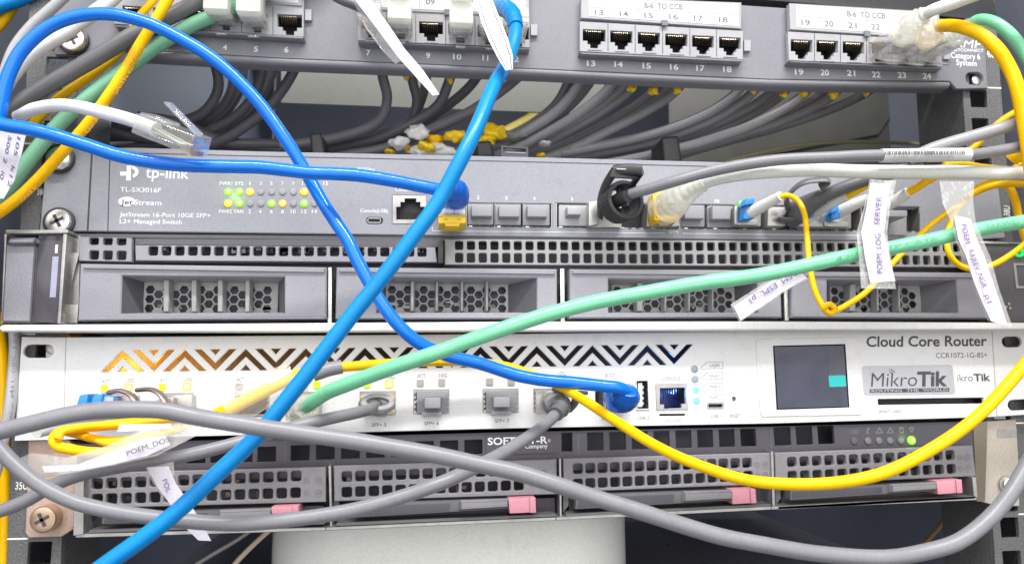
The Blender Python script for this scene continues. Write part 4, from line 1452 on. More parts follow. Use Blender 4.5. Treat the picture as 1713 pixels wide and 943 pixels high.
b.pbox([(1013, 655), (1052, 655), (1050, 684), (1020, 690)], 14, 22, M_blueb)
b.build('latch_cover', r, 1.5)

# --- blue cable to the switch
r = ctree('network_cable', (300, 276, 50), 'bright blue cable running level across the grey switch to its plug above a yellow clip', 'cable')
cable('jacket', [(-40, 192, 52), (0, 207, 52), (50, 216, 52), (100, 229, 52), (150, 245, 52), (200, 261, 52), (250, 270, 51), (300, 275, 51), (350, 277, 50), (400, 279, 49), (430, 280, 48), (475, 284, 47), (520, 289, 46), (560, 291, 45), (600, 294, 43), (650, 301, 41), (700, 310, 39), (735, 317, 38), (760, 322, 36)], 5.6, M_blue, '', parent=r, n=20)
boot([(738, 316, 38), (752, 315, 37), (763, 319, 34), (765, 328, 29), (761, 338, 22)], [3.2, 4.2, 5.0, 5.2, 5.2], M_blueb, r, ribs=1.06)
b = MB()
for q_, (v_, d_) in enumerate(((331, 29.5), (337, 26.5))):
    c_ = W(763, v_, d_)
    b.tube([c_ + Vector((5.3 * math.cos(a), -1.2 * math.sin(a), 2.2 * math.sin(a))) for a in [i * math.pi / 12 for i in range(25)]], .55, M_blue, 8)
b.build('boot_ring', r)
b = MB()
b.pbox([(737, 340), (779, 340), (779, 360), (737, 360)], 8, 27, C_bright)
b.pbox([(742, 345), (774, 345), (774, 356), (742, 356)], 12, 26, M_blueb)
b.build('plug', r, .5)
b = MB()
b.pbox([(747, 322), (777, 318), (779, 343), (741, 344)], 19, 25, M_blueb, inset=.8)
b.build('latch_cover', r, .8)
p = thing('copper_module', W(757, 360, 3), 'plug-in module with bright yellow clip holding the blue plug in the first switch port', 'module')
b = MB()
b.pbox([(734, 340), (779, 340), (779, 377), (734, 376)], -4, 9, M_sfp)
b.build('shell', p, .3)
b = MB()
b.pbox([(734, 360), (779, 360), (779, 373), (734, 373)], 9.1, 25, M_yplast)
b.pbox([(743, 372), (770, 372), (768, 378), (746, 378)], 12, 24.5, M_yplast)
b.pbox([(734, 357), (738, 357), (738, 362), (734, 362)], 9.1, 25.5, M_yplast)
b.pbox([(776, 357), (779, 357), (779, 362), (776, 362)], 9.1, 25.5, M_yplast)
for u in (746, 768):
    b.pbox(quad(u - 3, 366, u + 3, 367.4), 25, 25.1, M_ink)
b.build('yellow_clip', p, .5)

# --- green cables
r = ctree('network_cable', (1000, 505, 72), 'pale green network cable rising across the picture from the white router to the right edge', 'cable')
gj = cable('jacket', [(513, 679, 34), (526, 670, 43), (548, 656, 50), (575, 645, 56), (620, 628, 62), (660, 613, 66), (700, 599, 68), (750, 582, 69), (800, 564, 70), (860, 543, 71), (930, 522, 72), (1000, 505, 72), (1090, 487, 72), (1180, 473, 72), (1283, 457, 71), (1360, 442, 71), (1430, 427, 70), (1540, 404, 70), (1630, 386, 70), (1713, 371, 70), (1800, 352, 70)], 5.9, M_green, '', parent=r, n=20)
boot([(507, 686, 14), (507, 684, 24), (512, 680, 32)], [6.6, 6.4, 4.6], C_boot, r, ribs=1.07)
rj45(off(507, 686, 6, 16), Vector((0, 1, 0)), Vector((0, 0, 1)), r, C_plug, L=15)
t = MB()
t.text('4 PAIR UTP CAT6', 1400, 436.5, 1568, 401.5, 74, mat('green_print', (.10, .32, .18), .5), 6.5)
t.text('24AWG', 1650, 385, 1706, 374, 74, mat('green_print', (.1, .3, .18)), 8)
engrave(t, gj)
p = thing('copper_module', W(508, 684, 3), 'pale plug-in module with a yellow edge holding the green cable in the white router', 'module')
b = MB()
b.pbox([(483, 660), (535, 658), (535, 694), (483, 695)], -3, 12, M_sfp)
b.pbox([(483, 697), (520, 697), (520, 701), (483, 701)], 6.5, 10, M_yplast)
b.pbox([(524, 686), (532, 686), (532, 694), (524, 694)], 12.1, 14, M_yplast)
b.build('shell', p, .3)
tag(cable('network_cable', [(470, -25, 12), (420, 0, 12), (380, 18, 12), (320, 42, 11), (270, 72, 10), (215, 112, 10), (160, 153, 10), (110, 197, 10), (75, 235, 10), (45, 272, 10), (15, 312, 10), (-25, 360, 10)], 6.6, M_green2, '', n=18), 'dull green network cable slanting through the tangle in the upper left corner', 'cable')
r = ctree('network_cable', (1665, 42, 46), 'short green cable bending over at the upper right corner behind the yellow one', 'cable')
cable('jacket', [(1622, 42, 30), (1640, 34, 38), (1662, 38, 44), (1685, 53, 48), (1705, 75, 50), (1730, 115, 52)], 5.6, M_green, '', parent=r)
rj45(off(1551, 90, 6.5, 26), Vector((0, 1, 0)), Vector((0, 0, -1)), r, C_bright)
boot([off(1551, 90, 6.5, 25), off(1551, 90, 6.5, 30, 2, 1), (1632, 40, 36)], [5.6, 5.2, 3.4], C_boot, r, ribs=1.08)

# --- yellow cables
yc = cable('network_cable', [(300, -35, 24), (281, 0, 24), (262, 32, 24), (238, 70, 24), (205, 125, 24), (182, 160, 24), (155, 198, 23), (128, 230, 23), (95, 265, 22), (60, 303, 22), (22, 338, 22), (-25, 372, 22)], 4.7, M_yel, '', n=18)
t = MB()
for a_, b_, s_ in (((236, 78), (188, 155), 'CAT6 UTP 24AWG'), ((176, 172), (140, 220), 'VERIFIED'), ((60, 306), (28, 335), '4PR')):
    t.text(s_, a_[0], a_[1], b_[0], b_[1], 26.2, mat('amber_print', (.50, .22, .01), .5), 8)
engrave(t, yc)
tag(yc, 'front yellow cable crossing the upper left corner from the top edge to the left edge', 'cable')
tag(cable('network_cable', [(282, -35, 6), (257, 3, 6), (235, 27, 6), (215, 60, 6), (195, 92, 6), (150, 128, 6), (110, 156, 6), (92, 170, 6), (62, 200, 6), (45, 218, 5), (20, 250, 5), (-20, 300, 5)], 4.0, M_yel, '', n=16), 'second yellow cable mostly hidden behind the grey and green cables at upper left', 'cable')
tag(cable('network_cable', [(-30, 70, -4), (2, 38, -4), (22, 10, -4), (40, -20, -4)], 5, M_yel, ''), 'bit of yellow cable in the extreme top left corner', 'cable')
tag(cable('network_cable', [(-40, 30, 2), (0, 10, 2), (30, 0, 2), (75, -22, 2)], 7, M_blue2, ''), 'bit of light blue cable in the extreme top left corner', 'cable')
r = ctree('network_cable', (1650, 58, 52), 'thick yellow network cable bending down from the patch panel at the upper right corner', 'cable')
cable('jacket', [(1572, 44, 36), (1590, 43, 44), (1612, 46, 50), (1640, 57, 54), (1668, 82, 58), (1690, 118, 60), (1703, 150, 62), (1713, 195, 62), (1722, 260, 62), (1735, 330, 60)], 6.0, M_yel, '', parent=r, n=18)
rj45(off(1513, 89, 6.5, 24), Vector((0, 1, 0)), Vector((0, 0, -1)), r, C_bright)
boot([off(1513, 89, 6.5, 22), off(1513, 89, 6.5, 28, 0, 0), (1560, 50, 33), (1576, 44, 38)], [5.8, 5.4, 4.6, 3.4], clear('amber_boot', '#fbe6b8', .3, .12), r, ribs=1.12)
cable('fibre_cable', [(1590, 262, 46), (1625, 250, 46), (1660, 215, 46), (1690, 192, 45), (1745, 168, 44)], 2.8, M_yelf, 'thin yellow fibre crossing the right mounting rail below the socket numbered 24', 'fibre cable')
r = ctree('fibre_cable', (1300, 805, 90), 'long yellow cable swooping from the white router ports under its sticker to the right edge', 'cable')
cable('jacket', [(360, 700, 26), (385, 687, 28), (430, 664, 30), (470, 643, 30), (505, 627, 28), (545, 617, 26), (600, 611, 24), (650, 607, 22), (700, 605, 20), (750, 604, 19), (800, 606, 18), (850, 613, 18), (900, 630, 20), (940, 648, 26), (975, 668, 36), (1030, 704, 52), (1090, 741, 66), (1160, 774, 80), (1240, 800, 92), (1310, 809, 100), (1400, 807, 106), (1480, 790, 110), (1560, 751, 112), (1630, 700, 112), (1690, 638, 110), (1750, 565, 108)], 4.2, M_yelf, '', parent=r, n=18)
cable('second_strand', [(360, 690, 22), (390, 675, 24), (430, 655, 25), (468, 640, 25), (500, 622, 24), (548, 612, 22)], 3.4, M_yelf, '', parent=r)
cable('grey_sleeve', [(524, 626, 27), (545, 618.5, 26), (572, 613, 25)], 6.2, M_grey, '', parent=r)
b = MB()
b.tube(spline([(385, 688, 30), (430, 660, 31), (470, 641, 31), (492, 632, 30)], 6), [7.2] * 19, C_sleeve, 14, flat=(.6, 1))
b.build('clear_sleeve', r, sharp=60)

tag(cable('fibre_cable', [(1300, 331, 32), (1318, 327, 34), (1334, 335, 36), (1345, 355, 39), (1350, 395, 43), (1354, 440, 48), (1362, 482, 52), (1372, 505, 54), (1379, 516, 55), (1390, 524, 56.5), (1397, 517, 57.5), (1388, 509, 57), (1378, 515, 56), (1388, 524, 54), (1402, 518, 53), (1420, 508, 52), (1448, 489, 50), (1485, 450, 47), (1520, 412, 44), (1558, 375, 41), (1590, 352, 39), (1612, 340, 37)], 2.5, M_yelf, '', n=14), 'thin yellow fibre hanging in a deep V before the last honeycomb drive bay', 'fibre cable')
tag(cable('fibre_cable', [(1612, 337, 36), (1600, 352, 40), (1588, 378, 46), (1583, 402, 48), (1588, 425, 50), (1604, 443, 50), (1630, 450, 50), (1662, 442, 50), (1695, 423, 50), (1740, 385, 50)], 2.6, M_yelf, '', n=14), 'thin yellow fibre looping round under the green cable at the right edge', 'fibre cable')
for i, (pts, lb) in enumerate(((
    [(1620, 328, 30), (1645, 315, 33), (1672, 308, 36), (1700, 307, 38), (1750, 312, 40)], 'yellow fibre strand fanning out to the right edge below the white cable'),
    ([(1615, 332, 27), (1640, 312, 28), (1668, 300, 30), (1700, 280, 33), (1750, 250, 36)], 'yellow fibre strand climbing to the right edge above the end of the white cable'),
    ([(1685, 306, 28), (1697, 330, 30), (1704, 360, 32), (1716, 400, 34), (1730, 440, 34)], 'yellow fibre strand dropping down along the right edge of the picture'),
    ([(1692, 268, 40), (1702, 260, 42), (1720, 262, 42), (1740, 280, 42)], 'yellow cable coil at the right edge beside the barcoded grey cable'),
    ([(1578, 276, 34), (1610, 274, 34), (1645, 279, 34), (1680, 282, 34)], 'yellow strand peeping out between the grey and white cables at right'))):
    tag(cable('fibre_cable', pts, (3.4, 3.2, 3.6, 6.5, 2.6)[i], M_yelf, '', n=14), lb, 'fibre cable', 'yellow fibre strands at the right edge')
tag(cable('fibre_cable', [(-12, 530, -6), (0, 590, -6), (4, 680, -6), (6, 780, -6), (8, 860, -6), (5, 960, -6)], 6.5, M_yel, ''), 'yellow cable running down the left edge beside the rack rail', 'fibre cable')

# --- white cables
tag(cable('network_cable', [(-30, 235, 20), (-5, 172, 22), (14, 135, 22), (40, 103, 22), (75, 76, 22), (108, 57, 21), (142, 33, 20), (180, 6, 18), (215, -25, 16)], 6.2, M_whc, '', n=18), 'thick white cable curving up the upper left corner beneath the blue arch', 'cable')
tag(cable('network_cable', [(-6, 190, 14), (8, 125, 14), (25, 80, 14), (52, 45, 14), (86, 14, 14), (120, -18, 14)], 5.0, M_greyl, '', n=16), 'pale grey cable curving along the outside of the blue arch at upper left', 'cable')
tag(cable('network_cable', [(-40, 222, 16), (10, 188, 16), (60, 157, 16), (120, 120, 16), (180, 86, 16), (240, 50, 15), (300, 20, 14), (360, -12, 12)], 7.4, M_greyd, '', n=18), 'thick dark grey cable slanting behind the yellow cable in the upper left', 'cable')
r = ctree('network_cable', (150, 182, 40), 'white network cable ending in a loose clear plug that points right above the grey switch', 'cable')
cable('jacket', [(30, 196, 26), (54, 183, 32), (99, 177, 38), (142, 181, 44), (199, 195, 52), (235, 207, 57), (262, 217, 60)], 5.4, M_whc, '', parent=r, n=18)
A, B_ = W(240, 208, 58), W(338, 246, 64)
rj45(A, B_ - A, Vector((.05, -.28, 1)), r, C_plug, L=(B_ - A).length * .98)
r = ctree('network_cable', (1590, 5, 60), 'white cable with a ribbed clear plug in the patch panel socket numbered 22', 'cable')
cable('jacket', [(1543, 28, 44), (1562, 17, 50), (1600, 3, 56), (1640, -12, 62), (1690, -30, 66)], 5.6, M_whc, '', parent=r)
rj45(off(1470, 87, 6.5, 27), Vector((0, 1, 0)), Vector((0, 0, -1)), r, C_bright)
boot([off(1470, 87, 6.5, 24), off(1470, 87, 6.5, 32), (1530, 34, 41), (1550, 24, 46)], [5.8, 5.4, 4.6, 3.6], C_milk, r, ribs=1.12)
r = ctree('network_cable', (1450, 289, 52), 'white network cable running right from its ribbed milky boot across the switch front', 'cable')
cable('jacket', [(1140, 328, 34), (1160, 313, 38), (1188, 301, 43), (1225, 293, 47), (1280, 287, 50), (1340, 284, 51), (1400, 285, 52), (1470, 287, 52), (1560, 288, 52), (1640, 288, 52), (1700, 290, 52), (1780, 292, 52)], 6.2, M_whc, '', parent=r, n=18)
boot([(1110, 350, 14), (1120, 344, 22), (1135, 333, 31), (1156, 317, 37), (1178, 306, 41)], [7.6, 7.4, 6.2, 4.6, 3.5], C_milk, r, ribs=1.08)
rj45(off(1112, 352, 4, 18), Vector((0, 1, 0)), Vector((0, 0, 1)), r, C_plug, L=15, tab=False)
p = thing('copper_module', W(1112, 352, 3), 'plug-in module with yellow rim holding the milky boot of the white cable', 'module')
b = MB()
b.pbox([(1084, 335), (1136, 335), (1136, 378), (1082, 378)], -4, 8, M_sfp)
b.build('shell', p, .3)
b = MB()
b.pbox([(1092, 324), (1098, 323), (1101, 366), (1095, 368)], 10, 20, M_yplast)
b.pbox([(1096, 360), (1138, 360), (1136, 368), (1096, 369)], 10, 20, M_yplast)
b.pbox([(1096, 322), (1108, 319), (1110, 326), (1098, 329)], 12, 20, M_yplast)
for u in (1100, 1114, 1128):
    b.pbox(quad(u - 4, 366, u + 3, 373), 9, 17, M_sfp if u != 1128 else M_jdark)
b.build('yellow_clip', p, .5)

# --- grey cables
tag(cable('network_cable', [(-70, 738, 111), (-30, 727, 112), (0, 720, 112), (60, 706, 113), (110, 695, 113), (160, 687, 113), (210, 684, 114), (270, 686, 114), (330, 697, 114), (370, 704, 115), (430, 714, 115), (500, 723, 114), (560, 732, 114), (640, 745, 114), (720, 759, 114), (790, 773, 113), (860, 788, 113), (930, 810, 113), (1000, 833, 112), (1080, 858, 112), (1150, 881, 112), (1210, 898, 112), (1283, 911, 112), (1370, 925, 111), (1440, 931, 111), (1490, 931, 111), (1545, 923, 110), (1600, 906, 110), (1660, 861, 108), (1690, 825, 108), (1725, 765, 107), (1770, 680, 106)], 5.3, M_grey, '', n=20), 'thick grey cable sagging across the whole lower picture, frontmost of the grey ones', 'cable')
r = ctree('direct_attach_cable', (330, 757, 56), 'grey cable from router port SFP+ 5 running down to the left edge', 'cable')
cable('jacket', [off(632, 676, 6, 12), (622, 683, 22), (600, 689, 32), (560, 697, 40), (500, 711, 47), (430, 730, 52), (380, 745, 55), (330, 757, 57), (250, 772, 58), (180, 784, 58), (120, 798, 58), (80, 816, 58), (45, 836, 58), (0, 854, 58), (-50, 872, 58)], 5.0, M_grey, '', parent=r, n=18)
b = MB()
b.pbox([(606, 659), (657, 658), (657, 692), (606, 692)], -3, 9, M_sfp)
b.build('plug', r, .3)
b = MB()
b.tube([W(632 + 24 * math.cos(a), 672 + 11 * math.sin(a), 17 + 3 * math.sin(a)) for a in [i * math.pi / 14 for i in range(29)]], 1.3, M_greyl, 10, flat=(.7, 1.1))
b.tube([W(630 + 27 * math.cos(a), 676 + 13 * math.sin(a), 14 + 2 * math.sin(a)) for a in [i * math.pi / 14 for i in range(29)]], 1.1, M_grey, 10)
b.pbox([(612, 681), (634, 681), (634, 689), (614, 689)], 12, 18, M_whitepl)
b.pbox([(622, 684), (648, 684), (645, 697), (625, 697)], 6, 12, M_grey, inset=.4)
b.build('pull_ring', r, .2, 1)
r = ctree('direct_attach_cable', (700, 820, 92), 'grey cable from the last router port, curving under to the left edge', 'cable')
cable('jacket', [off(922, 671, 6, 14), (938, 678, 24), (928, 693, 30), (905, 714, 40), (870, 740, 52), (830, 765, 66), (790, 784, 78), (740, 806, 86), (680, 827, 86), (600, 850, 86), (540, 861, 86), (480, 869, 86), (400, 874, 86), (300, 871, 86), (220, 861, 86), (170, 852, 86), (130, 842, 86), (90, 824, 86), (60, 806, 86), (30, 782, 86), (0, 752, 86), (-40, 700, 86)], 5.0, M_grey, '', parent=r, n=18)
b = MB()
b.pbox([(897, 653), (945, 653), (945, 688), (897, 690)], -3, 10, M_sfp)
b.build('plug', r, .3)
b = MB()
b.tube(spline([(928, 652, 20), (950, 655, 26), (982, 657, 30)], 5), 1.5, M_grey, 10, flat=(1.5, .6))
b.tube(spline([(918, 664, 14), (914, 676, 16), (922, 690, 18)], 5), 2.0, M_greyd, 10)
b.tube(spline([(964, 658, 26), (962, 672, 22), (952, 684, 17)], 5), 1.8, M_greyd, 10)
b.tube(spline([(922, 672, 12), (936, 674, 22), (938, 681, 27)], 5), [5.2] * 6 + [4.4] * 5, M_greyl, 14)
b.tube(spline([(938, 674, 24), (936, 684, 28), (930, 692, 31)], 5), [4.4] * 6 + [3.4] * 5, M_greyd, 14)
b.build('pull_tab', r)
r = ctree('direct_attach_cable', (1350, 264, 58), 'grey cable with a white barcode wrap, leaving the big black ring on the switch', 'cable')
cable('jacket', [off(1012, 356, 4, 10), (1036, 333, 26), (1058, 324, 34), (1090, 315, 40), (1130, 303, 46), (1180, 290, 50), (1240, 277, 55), (1300, 268, 58), (1360, 264, 60), (1430, 261, 61), (1490, 260, 61), (1560, 260, 61), (1620, 259, 60), (1660, 254, 58), (1710, 245, 56), (1780, 230, 54)], 5.0, M_grey, '', parent=r, n=18)
lab = [(1474, 260.5, 61), (1510, 260, 61), (1560, 260, 61), (1600, 259.6, 60.6), (1619, 259, 60.2)]
bw = cable('barcode_wrap', lab, 6.0, M_paperw, '', parent=r, n=24)
t = MB()
random.seed(3)
u = 1480
while u < 1612:
    w = random.choice((1, 1, 1.6, 2.4))
    t.pbox([(u, 253.0), (u + w, 253.0), (u + w, 259), (u, 259)], 64.4, 64.8, M_inkg, dp=64)
    u += w + random.choice((1.2, 1.6, 2.6))
t.text('SY2212-LEH00349', 1494, 269.6, 1596, 268.0, 64.9, M_inkg, 8.0)
engrave(t, bw)
b = MB()
b.pbox([(985, 338), (1000, 336), (1002, 375), (985, 378)], -4, 10, M_sfp)
b.pbox([(985, 345), (1040, 345), (1040, 380), (985, 380)], -4, 6, M_sfp)
b.build('plug', r, .4)
b = MB()
ct = W(1040, 338, 26)
ax = (W(1048, 334, 40) - W(1032, 343, 12)).normalized()
ax = Vector((.24, -.96, .06)).normalized()
e1 = ax.cross(Vector((0, 0, 1))).normalized()
e2 = e1.cross(ax).normalized()
vs = []
N = 72
prof = [(8.9, -5.5), (9.3, 3.2), (9.0, 4.3), (7.6, 4.4), (7.2, 3.6), (7.2, -5.5)]
for i in range(N):
    a = 2 * math.pi * i / N
    k = .22 if i % 2 else 0
    for rr, h_ in prof:
        q = rr + (k if rr > 8 else -k * .6)
        vs.append(ct + (e1 * math.cos(a) + e2 * math.sin(a)) * q + ax * h_)
m_ = len(prof)
fs = [[i * m_ + j, i * m_ + (j + 1) % m_, ((i + 1) % N) * m_ + (j + 1) % m_, ((i + 1) % N) * m_ + j] for i in range(N) for j in range(m_)]
b.add(vs, fs, M_ring)
b.tube([ct - ax * 8 + e1 * 3.2, ct - ax * 2 + e1 * 3.0, W(1036, 334, 30), W(1050, 328, 35)], [3.4, 3.4, 3.2, 3.0], M_ring, 16)
for sgn in (-1, 1):
    b.tube([ct - ax * 2 + e2 * sgn * 3, ct + e2 * sgn * 7.4 - ax * 1], 1.6, M_ring, 8)
b.build('pull_ring', r, sharp=25)
b = MB()
b.tube(spline([(1004, 362, 10), (1004, 338, 18), (1011, 314, 26), (1020, 298, 32), (1028, 286, 36)], 6), 1.5, M_ring, 10, flat=(1.8, .7))
b.tube(spline([(1026, 286, 36), (1048, 283, 38), (1074, 284, 40)], 5), 1.9, M_ring, 10, flat=(.6, 1.4))
b.pbox([(1024, 283), (1077, 285), (1066, 299), (1020, 296)], 36, 37.5, M_ring)
b.pbox([(1031, 281), (1072, 282), (1072, 285), (1031, 284)], 38, 39, M_zinc)
b.tube(spline([(1074, 286, 39), (1064, 300, 33), (1056, 312, 26)], 5), 1.4, M_ring, 10, flat=(1.6, .7))
b.build('pull_loop', r, .15, 1)
tag(cable('network_cable', [(1520, 268, 46), (1550, 254, 50), (1590, 240, 52), (1630, 228, 54), (1680, 213, 55), (1760, 190, 56)], 5.8, mat('mid_grey_jacket', (.29, .29, .30), .3, bump=.2, bscale=160), '', n=18), 'light grey cable rising to the right edge above the barcode wrap', 'cable')
r = ctree('direct_attach_cable', (1400, 318, 36), 'dark grey cable with looped pull tab plugged in between the blue connectors', 'cable')
cable('jacket', [(1345, 350, 18), (1362, 338, 25), (1390, 322, 32), (1425, 308, 38), (1470, 295, 42), (1540, 278, 45)], 6.0, M_greyd, '', parent=r)
boot([(1325, 362, 8), (1340, 350, 18), (1358, 338, 24), (1376, 329, 29)], [6.0, 6.0, 4.6, 3.8], M_greyd, r, flat=(1, .9))
b = MB()
b.tube(spline([(1302, 366, 10), (1318, 352, 14), (1316, 334, 22), (1328, 316, 28), (1348, 304, 33), (1385, 302, 36), (1372, 312, 32)], 8), 1.5, M_greyd, 10, flat=(1.7, .7))
b.tube(spline([(1302, 366, 12), (1322, 368, 15), (1342, 360, 18)], 6), 1.6, M_greyd, 10, flat=(1.7, .7))
b.build('pull_loop', r)
b = MB()
b.pbox([(1286, 346), (1316, 346), (1314, 378), (1284, 378)], -4, 10, M_sfp)
b.build('plug', r, .4)

# --- fibre connectors on the switch
for i, (u, v, bx, pb, pt, lb) in enumerate(((
    1247, 361, [(1247, 333), (1263, 332), (1262, 366), (1244, 366)], [(1254, 356, 16), (1275, 345, 23), (1306, 328, 33)], None, 'leftmost optical module on the switch with a blue connector and white boot'),
    (1354, 364, [(1352, 346), (1364, 342), (1362, 363), (1352, 365)], [(1358, 356, 14), (1385, 342, 24), (1417, 327, 33)], [(1412, 330, 31), (1432, 320, 36), (1455, 307, 40), (1500, 290, 42)], 'middle one of the three optical modules with blue connectors on the switch'),
    (1398, 364, [(1391, 347), (1404, 344), (1407, 364), (1391, 367)], [(1400, 357, 14), (1425, 344, 22), (1452, 332, 28)], None, 'right optical module on the switch, its white boot disappearing behind the white flag label'))):
    md = thing('optical_module', W(u, v, 3), lb, 'module', 'optical modules in the switch')
    b = MB()
    b.pbox(quad(u - 17, v - 17, u + 26, v + 17, .01), -4, 7, M_sfp)
    b.pbox(quad(u - 16, v + 6, u + 24, v + 15, .01), 7, 11, M_zinc)
    b.pbox(quad(u - 18, v - 16, u - 12, v + 14, .01), 7, 12, M_zinc)
    b.build('shell', md, .4)
    fc = thing('fibre_cable', W(*pb[0]), ('short yellow-white fibre lead with blue connector in the ' + ('leftmost', 'middle', 'right')[i] + ' optical module of the switch'), 'fibre cable', 'fibre leads in the switch')
    b = MB()
    b.pbox(bx, 6, 18, M_lc)
    b.pbox([(bx[0][0] + 2, bx[0][1] - 2), (bx[1][0] - 1, bx[1][1] - 1), (bx[1][0], bx[1][1] + 8), (bx[0][0] - 2, bx[0][1] + 10)], 14, 21, M_lc)
    b.build('connector', fc, .6)
    boot(pb, [3.1, 2.8, 2.3], M_whc, fc, ribs=1.04)
    if pt:
        cable('fibre', pt, 3.6, M_yel, '', parent=fc)
    if i == 0:
        b = MB()
        b.pbox([(1236, 336), (1250, 334), (1249, 344), (1237, 346)], 6, 13, mat('pale_green_key', (.35, .75, .35), .4))
        b.build('release_key', md, .8)
fc = thing('fibre_cable', W(1500, 333, 30), 'white boot with yellow fibre emerging just right of the POEM_LOG_SERVER label', 'fibre cable', 'fibre leads in the switch')
boot([(1462, 356, 20), (1490, 340, 28), (1519, 322, 36)], [3.0, 2.8, 2.5], M_whc, fc, ribs=1.05)
cable('fibre', [(1514, 325, 34), (1532, 315, 38), (1558, 299, 42), (1600, 280, 44)], 3.6, M_yel, '', parent=fc)
# router left ports: blue twin connector, modules with wire bails
md = thing('optical_module', W(200, 680, 8), 'optical module with a wire bail and a blue twin connector in the leftmost router port', 'module', 'optical modules in the router')
b = MB()
b.pbox([(188, 662), (222, 661), (222, 697), (188, 698)], -3, 14, M_sfp)
b.build('shell', md, .4)
b = MB()
b.tube(spline([(182, 656, 16), (200, 653, 17), (214, 657, 18), (226, 668, 20), (233, 684, 21)], 6), 1.5, mat('brown_bail', (.26, .20, .18), .35, .6), 10, flat=(1.3, .7))
b.build('bail', md)
md = thing('optical_module', W(295, 680, 8), 'silver optical module with a curved dark bail in the second router port from the left', 'module', 'optical modules in the router')
b = MB()
b.pbox([(270, 661), (321, 660), (321, 697), (270, 698)], -3, 12, M_sfp)
b.pbox([(270, 664), (290, 664), (290, 690), (246, 690), (250, 676)], 12, 16, M_zinc)
b.build('shell', md, .4)
b = MB()
b.tube(spline([(230, 652, 14), (252, 651, 16), (266, 657, 18), (277, 670, 20), (284, 688, 22)], 6), 1.5, mat('brown_bail', (.26, .2, .18)), 10, flat=(1.3, .7))
b.build('bail', md)
fc = thing('fibre_cable', W(160, 675, 16), 'blue twin fibre connector lying at the left end of the white router', 'fibre cable')
b = MB()
for dx in (0, 24):
    b.pbox([(133 + dx, 660), (148 + dx, 658), (143 + dx, 682), (126 + dx, 682)], 12, 22, M_lc)
    b.pbox([(138 + dx, 664), (158 + dx, 663), (156 + dx, 680), (136 + dx, 680)], 8, 18, M_lc)
b.pbox([(172, 660), (192, 662), (190, 682), (168, 682)], 8, 20, mat('lilac_connector', (.42, .42, .62), .35))
b.build('connector', fc, .6)
boot([(165, 690, 18), (130, 700, 30), (90, 712, 44), (60, 722, 52)], [4.5, 4, 3.2, 2.5], M_whc, fc)
# yellow loops under the grey cable at lower left
fl = thing('fibre_cable', W(150, 745, 70), 'kinked yellow fibre loop bunched under the grey cable at lower left', 'fibre cable')
cable('fibre', [(240, 706, 66), (180, 711, 68), (130, 716, 70), (100, 722, 72), (90, 732, 74), (96, 744, 76), (120, 751, 77), (155, 756, 78), (190, 756, 76), (225, 748, 72), (262, 735, 68)], 3.6, M_yel, '', parent=fl, n=16)
cable('second_strand', [(112, 722, 66), (135, 727, 68), (160, 734, 70), (195, 737, 70), (240, 731, 68), (300, 718, 62)], 3.0, M_yel, '', parent=fl, n=16)

cable('third_strand', [(96, 735, 78), (104, 722, 76), (140, 713, 74), (200, 709, 72), (270, 702, 66), (330, 697, 58)], 2.6, M_yel, '', parent=fl, n=14)
cable('fourth_strand', [(150, 730, 70), (180, 742, 72), (215, 741, 70), (255, 729, 66), (310, 712, 60)], 2.4, M_yel, '', parent=fl, n=14)
# --- plugs in the patch panel
for (u, v, lb, mt) in ((378, 33, 'cream plug in the socket numbered 4', C_milk), (430, 37, 'cream plug in the socket numbered 5', C_milk), (622, 45, 'clear plug with a red bit in the socket numbered 7', C_plug),
                       (671, 48, 'tall cream plug in the socket numbered 8', C_milk), (770, 55, 'tall cream plug in the socket numbered 10', C_milk), (819, 58, 'clear plug in the socket numbered 11', C_plug)):
    r = thing('network_cable', off(u, v, 6.5, 14), lb + ' of the patch panel', 'cable', 'patch cords in the patch panel')
    rj45(off(u, v, 6.5, 20, 0, .5), Vector((0, 1, 0)), Vector((0, 0, -1)), r, C_bright if mt is C_milk else C_plug, contacts=True)
    b = MB()
    X_, Y_, Z_ = Vector((1, 0, 0)), Vector((0, 1, 0)), Vector((0, 0, 1))
    b.obox(off(u, v, 6.5, 19, 0, 1.5), X_, Y_, Z_, 5.5, 5, 5.2, mt)
    b.obox(off(u, v, 6.5, 22, 0, 8.5), X_, Y_, Z_, 5.2, 5, 2.0, mt)
    for k in range(5):
        b.obox(off(u, v, 6.5, 23 + .4 * k, 0, 12.3 + 3.4 * k), X_, Y_, Z_, 5.0 - .25 * k, 4.6 - .2 * k, 1.35, mt)
    b.obox(off(u, v, 6.5, 24, 0, 19), X_, Y_, Z_, 3.6, 3.4, 9.4, mt)
    b.build('boot', r, .5)
    cable('jacket', [off(u, v, 6.5, 24, 0, 12), off(u, v, 6.5, 25, 0, 22), off(u, v, 6.5, 27, 0, 40), off(u, v, 6.5, 27, 0, 80)], 5.6, M_whc, '', parent=r)
    if 'red bit' in lb or '11' in lb:
        b = MB()
        b.obox(off(u, v, 6.5, 13, -2.5, -1.5), Vector((1, 0, 0)), Vector((0, 1, 0)), Vector((0, 0, 1)), 1.2, 3, 1.6, mat('red_wire', (.75, .08, .04), .4))
        b.build('red_wire', r, .3)
tag(cable('network_cable', [(530, -30, 30), (565, -4, 30), (600, 12, 28), (640, 38, 24)], 4.6, M_greyd, ''), 'dark cable dipping in at the top edge beside the white tail label', 'cable')

